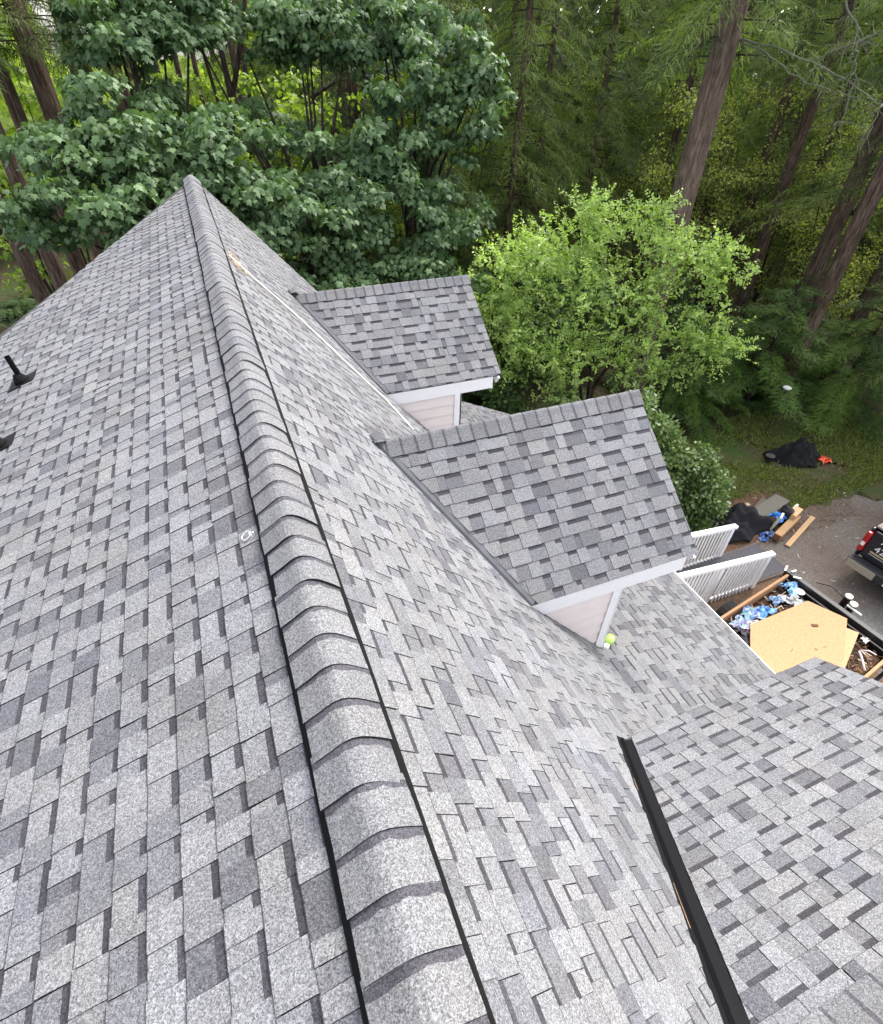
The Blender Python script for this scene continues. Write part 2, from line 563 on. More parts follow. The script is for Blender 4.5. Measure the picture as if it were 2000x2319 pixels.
plane_parent = {'left': left_slope, 'right': right_slope, 'porch': porch_slope}
for i in range(3): plane_parent[('dormer', i)] = dormer_parts[i]

# --- shingles: the 300 that show largest one by one, the rest of each slope as one field
order = sorted(range(len(CELLS)), key=lambda i: -CELLS[i][0])
single = set(order[:290])
fields = {}
for i, (s, key, V, F, Cc) in enumerate(CELLS):
    if i in single:
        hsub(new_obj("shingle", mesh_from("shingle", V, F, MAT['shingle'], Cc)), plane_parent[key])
    else:
        fields.setdefault(key, MB())
        mb = fields[key]; n = len(mb.v)
        mb.v += V; mb.f += [[a+n for a in f] for f in F]; mb.c += Cc
for key, mb in fields.items():
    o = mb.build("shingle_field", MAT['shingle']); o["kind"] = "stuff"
    hsub(o, plane_parent[key])

# --- ridge vent and its caps
def main_prof(n=15):
    pts = [(-0.122, -0.062), (-0.10, -0.047), (-0.07, -0.028), (-0.04, -0.006), (-0.015, 0.008), (0.010, 0.012), (0.035, 0.004), (0.06, -0.012), (0.09, -0.040), (0.115, -0.066), (0.135, -0.088)]
    return pts
PROF = main_prof()
vent = MB()
vp = [(-0.138, lz(0.138)+0.006), (-0.138, lz(0.138)+0.016), (-0.130, lz(0.130)+0.020), (-0.118, -0.068), (-0.015, -0.004), (0.010, 0.0), (0.128, -0.094), (0.146, -0.105), (0.159, -0.140), (0.159, -TR*0.159+0.003)]
for (xa, za), (xb, zb) in zip(vp, vp[1:]):
    vent.add([(xa, YNEAR, za), (xb, YNEAR, zb), (xb, YFAR-0.02, zb), (xa, YFAR-0.02, za)], [[0, 1, 2, 3]])
vent.add([(x, YFAR-0.02, z) for x, z in vp], [list(range(len(vp)))])
ridge_vent = hpart(vent.build("ridge_vent", MAT['vent']))

def cap_mesh(prof, along, side, L, th, band, c, rnd, edge=EDGE):
    """one bent ridge cap: starts at 0 (butt, lifted by th) and runs L along; prof in (side, up)"""
    V, F, Cc = [], [], []
    al, sd_ = Vector(along), Vector(side)
    n = len(prof)
    stations = [0.0, L-0.028-0.02, L-0.02-0.002, L]
    if not band: stations = [0.0, L]
    jag = [rnd.uniform(-0.006, 0.006) for _ in prof]
    for si, s in enumerate(stations):
        h = th*(1-s/L)+0.002
        for pi, (x, z) in enumerate(prof):
            ss = s+(jag[pi] if (band and si == 1) else 0)
            V.append(al*ss+sd_*x*(1+0.01*(1-s/L))+Vector((0, 0, z+h)))
    for si in range(len(stations)-1):
        for p in range(n-1):
            F.append([si*n+p, si*n+p+1, (si+1)*n+p+1, (si+1)*n+p])
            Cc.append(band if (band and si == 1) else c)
    # butt face and side edges
    m = len(V)
    for x, z in prof: V.append(sd_*x+Vector((0, 0, z-0.001)))
    for p in range(n-1): F.append([p, m+p, m+p+1, p+1]); Cc.append(edge)
    for side_i in (0, n-1):
        for si in range(len(stations)-1):
            a, b = si*n+side_i, (si+1)*n+side_i
            k = len(V)
            V.append(Vector(V[a])-Vector((0, 0, 0.005))); V.append(Vector(V[b])-Vector((0, 0, 0.005)))
            F.append([a, b, k+1, k]); Cc.append(EDGE)
    return V, F, Cc
rc = random.Random(5)
y = YNEAR+0.03
while y < YFAR-0.1:
    c0 = random.choice((LIGHT, LIGHT, MID)); kk = rc.uniform(0.93, 1.07)
    L = min(0.168, YFAR+0.03-y)
    dx = rc.uniform(-0.006, 0.006); yaw_ = rc.uniform(-0.022, 0.022)
    prof = [(x+dx+(rc.uniform(-0.003, 0.003) if i in (0, len(PROF)-1) else 0), z) for i, (x, z) in enumerate(PROF)]
    V, F, Cc = cap_mesh(prof, (0, 1, 0), (1, 0, 0), L, (0.007 if y < 2.0 else 0.004 if y < 4 else 0.002)+rc.uniform(0, 0.003), tuple(q*(1.5 if y < 2 else 1.5+0.4*min(6, y-2)) for q in BAND), tuple(v*kk*0.44 for v in c0), rc, EDGE if y < 2.5 else (0.045, 0.045, 0.048))  # farther caps: sunlit blur put into the colour, bands and butt edges paler
    V = [Matrix.Rotation(yaw_, 3, 'Z') @ Vector(v)+Vector((0, y, 0)) for v in V]
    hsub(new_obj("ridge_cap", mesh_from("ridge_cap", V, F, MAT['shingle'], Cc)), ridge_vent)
    y += 0.143+rc.uniform(-0.005, 0.005)
for i, d in enumerate(DORMERS):
    x = d['x']+0.012
    q = d['p']
    w = 0.135
    pr = [(-w, -w*q), (-w*0.5, -w*0.5*q), (-0.02, -0.008), (0, 0.0), (0.02, -0.008), (w*0.5, -w*0.5*q), (w, -w*q)]
    pr = [(a, b+0.014) for a, b in pr]
    while x > d['xr']-0.04:
        c0 = random.choice((LIGHT, MID)); kk = rc.uniform(0.90, 1.05)
        V, F, Cc = cap_mesh(pr, (-1, 0, 0), (0, 1, 0), 0.165, 0.007, tuple(q*1.7 for q in BAND), tuple(v*kk*0.44 for v in c0), rc)
        V = [Vector(v)+Vector((x, d['y'], d['z'])) for v in V]
        hsub(new_obj("ridge_cap", mesh_from("ridge_cap", V, F, MAT['shingle'], Cc)), dormer_parts[i])
        x -= 0.143

# --- eave board, walls
gb = MB()
gb.box((XE-0.03, YNEAR, ZE-0.17), (XE-0.004, 9.0, ZE-0.012))
gb.box((XE-0.02, YNEAR, ZE-0.014), (XE+0.030, 9.0, ZE-0.003))
hpart(gb.build("eave_board", MAT['white']))
hw = MB()
def wall_poly(pts, th=0.06): hw.add(pts, [list(range(len(pts)))], (0.74, 0.66, 0.63))
wall_poly([(XE-0.5, YNEAR, GZ), (XE-0.5, 8.9, GZ), (XE-0.5, 8.9, ZE+0.05), (XE-0.5, YNEAR, ZE+0.05)])
wall_poly([(-4.9, 4.2, GZ), (-2.4, 7.4, GZ), (-1.3, 8.7, GZ), (-0.1, 10.6, GZ), (2.9, 10.6, GZ), (2.9, 10.6, -3.4), (0, 10.6, -0.25), (-1.3, 8.7, lz(1.3)-0.1), (-2.4, 7.4, lz(2.4)-0.1), (-4.9, 4.2, lz(4.9)-0.1)])
wall_poly([(2.9, 10.6, GZ), (2.9, 8.9, GZ), (2.9, 8.9, -3.4), (2.9, 10.6, -3.4)])
wall_poly([(2.9, 8.9, GZ), (XE-0.5, 8.9, GZ), (XE-0.5, 8.9, ZE+0.05), (2.9, 8.9, -3.5)])
wall_poly([(-4.9, YNEAR, GZ), (-4.9, 4.2, GZ), (-4.9, 4.2, lz(4.9)-0.1), (-4.9, YNEAR, lz(4.9)-0.1)])
hpart(hw.build("wall", MAT['siding']))

# --- plumbing vents on the left slope
def plumbing(x, y, tilt):
    z = lz(x)+0.01
    b = MB()
    Uv = Vector((-1, 0, -TL)).normalized(); Nv = Vector((-TL, 0, 1)).normalized(); Yv = Vector((0, 1, 0))
    c = Vector((x, y, z))
    b.obox(c+Nv*0.004, Uv*0.13, Yv*0.10, Nv*0.0025, (0.012, 0.012, 0.013))
    o = hpart(b.build("vent_flashing", MAT['black_metal']))
    t = MB()
    t.tube([c, c+Nv*0.03, c+Nv*0.06+Vector((0, 0, 0.02))], [0.075, 0.06, 0.034], 14, (0.012,)*3)
    hsub(t.build("vent_boot", MAT['vent'], smooth=True), o)
    p = MB()
    top = c+Vector((tilt*0.02, 0, 0.25))
    p.tube([c, top], 0.024, 14, (0.014,)*3, cap=False)
    p.tube([top, c+Vector((0, 0, 0.1))], 0.019, 14, (0.004,)*3, cap=False)
    hsub(p.build("vent_pipe", MAT['vent'], smooth=True), o)
plumbing(-1.91, 5.72, -1)
plumbing(-1.90, 4.56, -1)
# ---------------------------------------------------------------- ground
def m_ground():
    m, nt, b = nodes_of("forest_floor")
    v = pos_vec(nt)
    h1 = noise(nt, v, 0.5, 5, 0.6); h2 = noise(nt, v, 9, 5, 0.7)
    c = ramp(nt, h1, [(0.35, (0.028, 0.036, 0.013)), (0.5, (0.048, 0.036, 0.022)), (0.65, (0.036, 0.048, 0.016))])
    c = mix_mul(nt, c, ramp(nt, h2, [(0.3, 0.55), (0.7, 1.4)]))
    nt.links.new(c, b.inputs['Base Color']); b.inputs['Roughness'].default_value = 1.0
    b.inputs['Specular IOR Level'].default_value = 0.1
    bump(nt, b, h2, 0.8, 0.08)
    return m
def m_lawn():
    m, nt, b = nodes_of("patchy_lawn")
    v = pos_vec(nt)
    h1 = noise(nt, v, 0.9, 5, 0.62); h2 = noise(nt, v, 30, 4, 0.7)
    c = ramp(nt, h1, [(0.40, (0.080, 0.060, 0.040)), (0.50, (0.060, 0.068, 0.024)), (0.62, (0.044, 0.068, 0.020))])
    c = mix_mul(nt, c, ramp(nt, h2, [(0.3, 0.6), (0.7, 1.35)]))
    nt.links.new(c, b.inputs['Base Color']); b.inputs['Roughness'].default_value = 1.0
    b.inputs['Specular IOR Level'].default_value = 0.1
    bump(nt, b, h2, 0.7, 0.03)
    return m
def m_gravel():
    m, nt, b = nodes_of("gravel_drive")
    v = pos_vec(nt)
    h1 = noise(nt, v, 0.8, 4, 0.6); h2 = noise(nt, v, 60, 4, 0.75)
    vo = N(nt, "ShaderNodeTexVoronoi"); vo.inputs['Scale'].default_value = 38
    nt.links.new(v, vo.inputs['Vector'])
    sep = N(nt, "ShaderNodeSeparateColor"); nt.links.new(vo.outputs['Color'], sep.inputs[0])
    c = ramp(nt, h1, [(0.35, (0.108, 0.080, 0.068)), (0.5, (0.124, 0.100, 0.084)), (0.68, (0.132, 0.120, 0.112))])
    c = mix_mul(nt, c, ramp(nt, sep.outputs[0], [(0.0, 0.80), (0.8, 1.08), (1.0, 1.35)]))
    c = mix_mul(nt, c, ramp(nt, h2, [(0.3, 0.75), (0.7, 1.25)]))
    nt.links.new(c, b.inputs['Base Color']); b.inputs['Roughness'].default_value = 0.95
    b.inputs['Specular IOR Level'].default_value = 0.15
    bump(nt, b, sep.outputs[1], 0.7, 0.02)
    return m
def m_soil(name, a, c):
    m, nt, b = nodes_of(name)
    h = noise(nt, pos_vec(nt), 14, 6, 0.7)
    nt.links.new(ramp(nt, h, [(0.3, a), (0.7, c)]), b.inputs['Base Color'])
    b.inputs['Roughness'].default_value = 1.0; b.inputs['Specular IOR Level'].default_value = 0.1
    bump(nt, b, h, 0.8, 0.03)
    return m

def gh(x, y):
    """height of the woodland floor: level round the house, gently uneven beyond"""
    r = max(0.0, math.hypot(x-6, y-5)-16)
    return GZ+min(1.0, r/20)*0.7*(math.sin(x*0.21+1.3)*math.cos(y*0.17)+0.4*math.sin(x*0.5+y*0.33))
def sheet(name, poly, z, mat, jag=0.0, step=0.10, seed=3):
    rnd = random.Random(seed); P = []
    n = len(poly)
    for i in range(n):
        a, b = Vector(poly[i]), Vector(poly[(i+1) % n])
        k = max(1, int((b-a).length/step))
        for t in range(k):
            p = a.lerp(b, t/k)
            w_ = jag*(0.9*math.sin(p.x*3.1+p.y*1.7+seed)+0.6*math.sin(p.x*7.3-p.y*5.9)); P.append((p.x+w_*0.6+rnd.uniform(-jag, jag)*0.35, p.y+w_+rnd.uniform(-jag, jag)*0.35, z))
    o = new_obj(name, mesh_from(name, P, [list(range(len(P)))], mat))
    o["kind"] = "structure"
    return o
V, F = [], []
n = 120
for j in range(n+1):
    for i in range(n+1):
        a, c = (i/n*2-1), (j/n*2-1)
        x, y = 6+170*a*abs(a)**0.6, 8+170*c*abs(c)**0.6
        V.append((x, y, gh(x, y)))
for j in range(n):
    for i in range(n):
        k = j*(n+1)+i
        F.append((k, k+1, k+n+2, k+n+1))
g = new_obj("ground", mesh_from("ground", V, F, m_ground(), None, True)); g["kind"] = "structure"
LAWN = [(8.6, 6.1), (11.0, 5.9), (12.6, 6.0), (14.6, 6.1), (17.5, 5.0), (21, 5.2), (20.5, 8.0), (18.5, 9.6), (15.6, 10.6), (13.2, 10.4), (11.0, 9.6), (8.7, 9.0)]
sheet("lawn", LAWN, GZ+0.006, m_lawn(), 0.18)
DRIVE = [(10.35, 6.02), (11.3, 6.1), (12.2, 6.15), (13.2, 6.35), (14.4, 6.15), (15.4, 5.5), (17.5, 4.6), (34, 4.2), (34, -8), (9.7, -8), (9.9, 2.0), (10.2, 4.7)]
sheet("driveway", DRIVE, GZ+0.011, m_gravel(), 0.10)
sheet("soil_bed", [(5.4, 5.9), (10.6, 5.9), (10.4, 4.3), (10.1, -6), (5.4, -6)], GZ+0.0085, m_soil("brown_soil", (0.075, 0.048, 0.032), (0.16, 0.105, 0.07)), 0.03)
sheet("soil_patch", [(8.4, 5.75), (10.9, 5.8), (11.9, 6.3), (12.6, 6.9), (11.8, 7.25), (10.6, 7.1), (9.3, 6.9), (8.2, 6.6)], GZ+0.021, m_soil("bare_brown_soil", (0.06, 0.035, 0.022), (0.15, 0.085, 0.055)), 0.14)

# ---------------------------------------------------------------- foliage tools
def set_mesh(name, V, F, mat, leaf=None, smooth=False):
    """V (n,3), F (m,k) arrays -> mesh; leaf = one number per face"""
    me = bpy.data.meshes.new(name)
    k = F.shape[1]; m = len(F)
    me.vertices.add(len(V)); me.vertices.foreach_set("co", V.astype(np.float32).ravel())
    me.loops.add(m*k); me.loops.foreach_set("vertex_index", F.astype(np.int32).ravel())
    me.polygons.add(m)
    me.polygons.foreach_set("loop_start", np.arange(0, m*k, k, dtype=np.int32))
    me.update(calc_edges=True)
    if leaf is not None:
        at = me.attributes.new("leaf", 'FLOAT', 'FACE')
        at.data.foreach_set("value", np.asarray(leaf, dtype=np.float32))
    me.materials.append(mat)
    me.validate()
    return me
def unit(a): return a/np.maximum(np.linalg.norm(a, axis=1, keepdims=True), 1e-9)

MAPLE_O = np.array([(0, -0.02), (0.22, -0.10), (0.50, 0.06), (0.36, 0.24), (0.66, 0.52), (0.34, 0.50), (0.24, 0.66), (0, 1.0), (-0.24, 0.66), (-0.34, 0.50), (-0.66, 0.52), (-0.36, 0.24), (-0.50, 0.06), (-0.22, -0.10)])
def tpl_maple():
    V = [(0, 0.28, 0.03)]+[(x, y, -0.22*abs(x)-0.10*max(0, y-0.4)**2*4) for x, y in MAPLE_O]
    n = len(MAPLE_O)
    return np.array(V), np.array([(0, 1+i, 1+(i+1) % n) for i in range(n)])
def tpl_oval(w=0.32):
    V = [(0, 0, 0), (w, 0.42, -0.06), (0, 1, -0.12), (-w, 0.42, -0.06)]
    return np.array(V), np.array([(0, 1, 2), (0, 2, 3)])
def tpl_strand():
    return np.array([(-0.5, 0, 0), (0.5, 0, 0), (0.12, 1, 0), (-0.12, 1, 0)])*np.array([0.22, 1, 1]), np.array([(0, 1, 2), (0, 2, 3)])
def leaves(P, tip, nor, size, tpl, wid=1.0):
    tip = unit(tip)
    nor = nor-(nor*tip).sum(1, keepdims=True)*tip
    nor = unit(nor); side = np.cross(tip, nor)
    T, F = tpl
    V = (P[:, None, :]+size[:, None, None]*(side[:, None, :]*(T[None, :, 0:1]*wid)+tip[:, None, :]*T[None, :, 1:2]+nor[:, None, :]*T[None, :, 2:3]))
    n, k = len(P), len(T)
    FF = (F[None, :, :]+(np.arange(n)*k)[:, None, None]).reshape(-1, 3)
    return V.reshape(-1, 3), FF, len(F)
def crown_from(name, parts, mat):
    Vs, Fs, Ls, o = [], [], [], 0
    for V, F, nf, tone in parts:
        Vs.append(V); Fs.append(F+o); o += len(V); Ls.append(np.repeat(tone, nf))
    return set_mesh(name, np.vstack(Vs), np.vstack(Fs), mat, np.concatenate(Ls))

def ball(n, rng, upbias=0.0):
    d = unit(rng.normal(size=(n, 3)))
    if upbias: d[:, 2] = np.where(rng.random(n) < upbias, np.abs(d[:, 2]), d[:, 2])
    return d

LEAFM = dict(
    maple=m_leaf("big_leaf_maple", (0.020, 0.050, 0.020), (0.12, 0.19, 0.078), 0.24, 0.55, 0.25),
    sunny=m_leaf("sunlit_understorey", (0.06, 0.11, 0.016), (0.29, 0.37, 0.065), 0.48, 0.5, 0.3),
    bright=m_leaf("light_green_leaves", (0.09, 0.15, 0.028), (0.42, 0.54, 0.17), 0.42, 0.45, 0.35),
    laurel=m_leaf("laurel_leaves", (0.030, 0.065, 0.016), (0.16, 0.23, 0.07), 0.25, 0.35, 0.5),
    fir=m_leaf("fir_needles", (0.014, 0.030, 0.009), (0.145, 0.19, 0.052), 0.38, 0.7, 0.15),
    cedar=m_leaf("cedar_sprays", (0.012, 0.040, 0.008), (0.11, 0.19, 0.030), 0.3, 0.55, 0.25),
    fern=m_leaf("fern_fronds", (0.020, 0.045, 0.014), (0.075, 0.12, 0.035), 0.3, 0.6, 0.2),
    grass=m_leaf("grass_blades", (0.075, 0.105, 0.024), (0.26, 0.28, 0.085), 0.38, 0.7, 0.15),
    deep=m_leaf("deep_wood", (0.008, 0.018, 0.006), (0.060, 0.085, 0.026), 0.3, 0.7, 0.15),
    lichen=m_plain("lichen_bark", (0.11, 0.115, 0.08), 0.95, 0.1, 30, 0.4, bumps=0.6),
)
BARK = m_bark("fir_bark", (0.085, 0.058, 0.044), (0.17, 0.125, 0.098), 19)
BARK2 = m_bark("grey_brown_bark", (0.13, 0.094, 0.075), (0.235, 0.18, 0.148), 22)
BARK3 = m_bark("smooth_dark_bark", (0.035, 0.026, 0.02), (0.075, 0.06, 0.05), 14)

def trunk_mesh(name, H, r0, r1, mat, n=14, bend=0.15, seed=1, flare=1.35):
    rnd = random.Random(seed)
    ph = rnd.uniform(0, 6.28)
    V, F = [], []
    K = max(10, int(H/0.8))
    for i in range(K+1):
        t = i/K; z = -0.3+(H+0.3)*t
        r = (r0+(r1-r0)*t)*(1+(flare-1)*math.exp(-max(0, z)/0.5))
        cx = bend*math.sin(t*2.2+ph)-bend*math.sin(ph); cy = bend*math.cos(t*1.7+ph)-bend*math.cos(ph)
        for k in range(n):
            a = 2*math.pi*k/n
            rr = r*(1+0.07*math.sin(3*a+ph+t*3)+rnd.uniform(-0.035, 0.035))
            V.append((cx+rr*math.cos(a), cy+rr*math.sin(a), z))
    for i in range(K):
        for k in range(n):
            F.append((i*n+k, i*n+(k+1) % n, (i+1)*n+(k+1) % n, (i+1)*n+k))
    return mesh_from(name, V, F, mat, None, True)

# ---------------------------------------------------------------- conifers
def conifer_crown(name, z0, z1, nb, L0, L1, mat, seed, droop=0.55, strand=(0.16, 0.30), wid=0.55, dens=1.0, rise=0.12, hang=0.75):
    """drooping boughs from z0 (length L0) to z1 (length L1), hung with fine sprays; also the bough wood"""
    rng = np.random.default_rng(seed)
    P, T, NN, S, TN = [], [], [], [], []
    wood = MB()
    for b in range(nb):
        f = (b+rng.random())/nb
        h = z0+(z1-z0)*f
        L = (L0+(L1-L0)*f)*rng.uniform(0.65, 1.15)
        az = b*2.39996+rng.normal()*0.3
        d = np.array([math.cos(az), math.sin(az), 0.0]); sdir = np.array([-d[1], d[0], 0.0])
        dr = droop*rng.uniform(0.7, 1.3)
        def pt(t): return d*L*t+np.array([0, 0, h+rise*L*t-dr*L*t*t])
        wood.tube([pt(t) for t in (0.0, 0.35, 0.7, 1.0)], [0.022, 0.014, 0.008, 0.003], 4, (0.05, 0.035, 0.025), cap=False)
        btone = rng.uniform(0.02, 0.85)
        nt_ = int(L*9*dens)+3
        for j in range(nt_):
            t = 0.18+0.82*(j+rng.random())/nt_
            base = pt(t)
            tw = (0.16+0.42*(1-t))*L*0.5*rng.uniform(0.6, 1.2)
            s = 1 if j % 2 else -1
            dirn = d*0.75+sdir*s*0.8
            ns = max(4, int(tw*30*dens))
            q = (np.arange(ns)+rng.random(ns))/ns
            pts = base+np.outer(q*tw, dirn)+np.outer(q*q*tw, [0, 0, -0.45])+rng.normal(size=(ns, 3))*0.025
            tips = dirn*0.7+rng.normal(size=(ns, 3))*0.45+np.array([0, 0, -hang])
            P.append(pts); T.append(tips)
            NN.append(np.array([0, 0, 1.0])+d*0.5+rng.normal(size=(ns, 3))*0.4)
            S.append(rng.uniform(*strand, ns))
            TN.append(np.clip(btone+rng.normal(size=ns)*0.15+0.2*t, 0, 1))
    P, T, NN, S, TN = map(np.concatenate, (P, T, NN, S, TN))
    V, F, nf = leaves(P, T, NN, S, tpl_strand(), wid)
    return crown_from(name, [(V, F, nf, TN)], mat), wood

def put(name, me, parent):
    return new_obj(name, me, parent)

def copy_tree(o, loc, rz, sc=None, label=None, group=None):
    c = o.copy(); COL.objects.link(c)
    c.location = loc; c.rotation_euler = (0, 0, rz)
    if sc: c.scale = sc
    if label: c["label"] = label
    if group: c["group"] = group
    for ch in o.children:
        k = ch.copy(); COL.objects.link(k); k.parent = c
        for g2 in ch.children:
            q = g2.copy(); COL.objects.link(q); q.parent = k
    return c

# tall trunks seen between the leaves: (x, y, diameter at eye height, label)
TRUNKS = [
    (-2.97, 19.79, 0.50, 0.02, "thick brown fir trunk against the sunlit gap, left of the roof peak"),
    (-2.46, 23.88, 0.50, 0.0, "brown fir trunk just right of the sunlit yellow gap"),
    (-2.29, 27.91, 0.28, 0.0, "slender fir trunk close behind the sunlit gap"),
    (-1.48, 26.96, 0.72, 0.0, "broad dark trunk with ivy shade in the left trunk row"),
    (-0.80, 23.99, 0.44, 0.0, "reddish brown trunk beside the broad dark trunk"),
    (-0.09, 26.00, 0.40, 0.0, "brown trunk under the upper left maple boughs, beside the thin pair"),
    (0.55, 27.99, 0.25, 0.0, "thin brown trunk, first of the thin pair left of the pale sky gap"),
    (1.10, 27.2, 0.22, 0.0, "thin dark trunk, second of the thin pair left of the pale sky gap"),
    (-4.00, 18.59, 0.38, 0.0, "long bare trunk cut by the left edge of the picture"),
    (-4.41, 23.60, 0.34, 0.0, "shaded trunk behind the long bare trunk at the left edge"),
    (-5.25, 21.38, 0.42, 0.0, "reddish trunk low at the left edge above the ferns"),
    (-4.21, 23.64, 0.27, 0.0, "thin dark trunk leaning over the ferns left of the roof"),
    (-3.23, 21.77, 0.52, 0.0, "stout dark trunk just beyond the left roof edge"),
    (2.56, 25.87, 0.30, 0.0, "dark trunk right of the pale sky gap"),
    (20.15, 16.35, 0.42, 0.0, "slim straight trunk crossed by the bare boughs"),
    (16.69, 10.92, 0.46, 0.0, "dark trunk standing close behind the mossy leaning trunk"),
    (21.05, 18.38, 0.26, 0.0, "narrow trunk right of the big fir trunk"),
    (22.55, 19.71, 0.24, 0.0, "very thin trunk deep in the wood right of the big fir"),
    (15.06, 21.15, 0.22, 0.0, "thin dark trunk alone in the shaded middle wood"),
]
C_A, W_A = conifer_crown("crown", 8.6, 17, 70, 3.0, 1.2, LEAFM['fir'], 101, 0.5, (0.11, 0.24), 0.46, 0.9)
C_B, W_B = conifer_crown("crown", 2.5, 17, 130, 3.4, 0.8, LEAFM['fir'], 102, 0.6, (0.11, 0.24), 0.46, 1.0)
C_C, W_C = conifer_crown("crown", 1.2, 13, 120, 2.8, 0.5, LEAFM['deep'], 103, 0.75, (0.11, 0.24), 0.46, 1.1)
C_D, W_D = conifer_crown("crown", 5.2, 17, 95, 3.6, 0.9, LEAFM['fir'], 104, 0.65, (0.11, 0.24), 0.46, 1.0)
C_H, W_H = conifer_crown("crown", 10.6, 18, 60, 2.6, 1.0, LEAFM['fir'], 106, 0.45, (0.11, 0.24), 0.46, 0.9)
def wood_mesh(w): return mesh_from("boughs", w.v, w.f, BARK3)
W_A, W_B, W_C, W_D, W_H = map(wood_mesh, (W_A, W_B, W_C, W_D, W_H))
def fir(x, y, dia, crown, wood, label, H=18, bark=BARK, group=None, rz=0.0, seed=1, name="fir_tree", sc=1.0):
    t = empty(name, (x, y, gh(x, y)), rz, label, "tree", group)
    put("trunk", trunk_mesh("trunk", H, dia*0.56, dia*0.25, bark, 14 if dia > 0.3 else 9, 0.12, seed), t)
    if crown is not None:
        c = put("crown", crown, t); c.scale = (sc, sc, 1)
        w = put("boughs", wood, t); w.scale = (sc, sc, 1)
    return t
for i, (x, y, dia, ln, lab) in enumerate(TRUNKS):
    right = x > 10
    cr, wo = ((C_A, W_A) if i in (0, 1, 8, 9, 10) else (C_H, W_H)) if (not right) else ((C_D, W_D) if i % 2 else (C_B, W_B))
    if i in (14, 15, 16, 17): cr, wo = C_A, W_A
    fir(x, y, dia, cr, wo, lab, 18, BARK, None, i*1.3, 200+i)
# the big fir at the corner, with bare boughs
big = fir(12.0, 12.67, 0.67, C_A, W_A, "tallest pinkish brown fir trunk rising behind the light green tree", 20, BARK2, None, 0.4, 250)
mossy = fir(18.07, 12.45, 0.52, C_A, W_A, "thick mossy trunk leaning up at the right edge above the cedar", 18, BARK, None, 0.9, 251)
def bare_bough(parent, pts, r0, r1, mat, twigs, seed, name="bare_bough"):
    rnd = random.Random(seed)
    o = Vector(parent.location); rot = Matrix.Rotation(-parent.rotation_euler.z, 3, 'Z')
    b = MB()
    pts = [Vector(p) for p in pts]
    k = len(pts)
    fine = []
    for i in range(k-1):
        for t in range(4):
            fine.append(pts[i].lerp(pts[i+1], t/4)+Vector((rnd.gauss(0, 0.012), rnd.gauss(0, 0.012), rnd.gauss(0, 0.015))))
    fine.append(pts[-1])
    m = len(fine)
    b.tube([rot @ (p-o) for p in fine], [r0+(r1-r0)*i/(m-1) for i in range(m)], 6, (0.2, 0.18, 0.14))
    for j in range(twigs):
        i = rnd.randrange(1, m-1); p = fine[i]
        d = Vector((rnd.gauss(0, 0.5), rnd.gauss(0, 0.5), rnd.uniform(-1.1, 0.15))).normalized()
        L = rnd.uniform(0.15, 0.6)
        q = p+d*L*0.5+Vector((rnd.gauss(0, 0.04), rnd.gauss(0, 0.04), 0)); e = p+d*L+Vector((0, 0, -0.06))
        b.tube([rot @ (p-o), rot @ (q-o), rot @ (e-o)], [r1*0.6+0.003, 0.005, 0.0025], 4, (0.2, 0.18, 0.14), cap=False)
    new_obj(name, mesh_from(name, b.v, b.f, mat, b.c), parent)
bare_bough(big, [(12.15, 12.5, 1.93), (12.37, 12.02, 1.86), (12.64, 10.68, 1.55), (12.67, 9.68, 1.27), (12.66, 8.85, 0.97)], 0.026, 0.012, LEAFM['lichen'], 26, 1)
bare_bough(big, [(12.15, 12.5, 1.93), (12.42, 11.83, 1.72), (12.46, 11.05, 1.39), (12.56, 10.14, 1.17), (12.64, 9.56, 1.10), (12.66, 8.95, 0.95)], 0.024, 0.009, LEAFM['lichen'], 24, 2)
bare_bough(mossy, [(18.07, 12.45, 4.6), (14.4, 10.5, 3.3), (11.11, 9.24, 2.41), (11.25, 8.9, 2.01), (11.31, 8.83, 1.87), (11.29, 8.69, 1.55), (11.26, 8.56, 1.19), (11.2, 8.48, 0.78), (11.15, 8.54, 0.71)], 0.024, 0.007, LEAFM['lichen'], 40, 3)
bare_bough(mossy, [(11.31, 8.83, 1.87), (11.22, 9.26, 1.72), (11.0, 9.5, 1.6)], 0.016, 0.006, LEAFM['lichen'], 12, 4)
bare_bough(mossy, [(11.31, 8.83, 1.87), (11.33, 8.6, 1.98), (11.31, 8.3, 2.04)], 0.016, 0.008, LEAFM['lichen'], 14, 5)
bare_bough(mossy, [(12.66, 8.85, 0.97), (11.41, 8.02, 1.04), (11.34, 7.95, 0.73), (11.24, 7.91, 0.41)], 0.016, 0.006, LEAFM['lichen'], 12, 6)

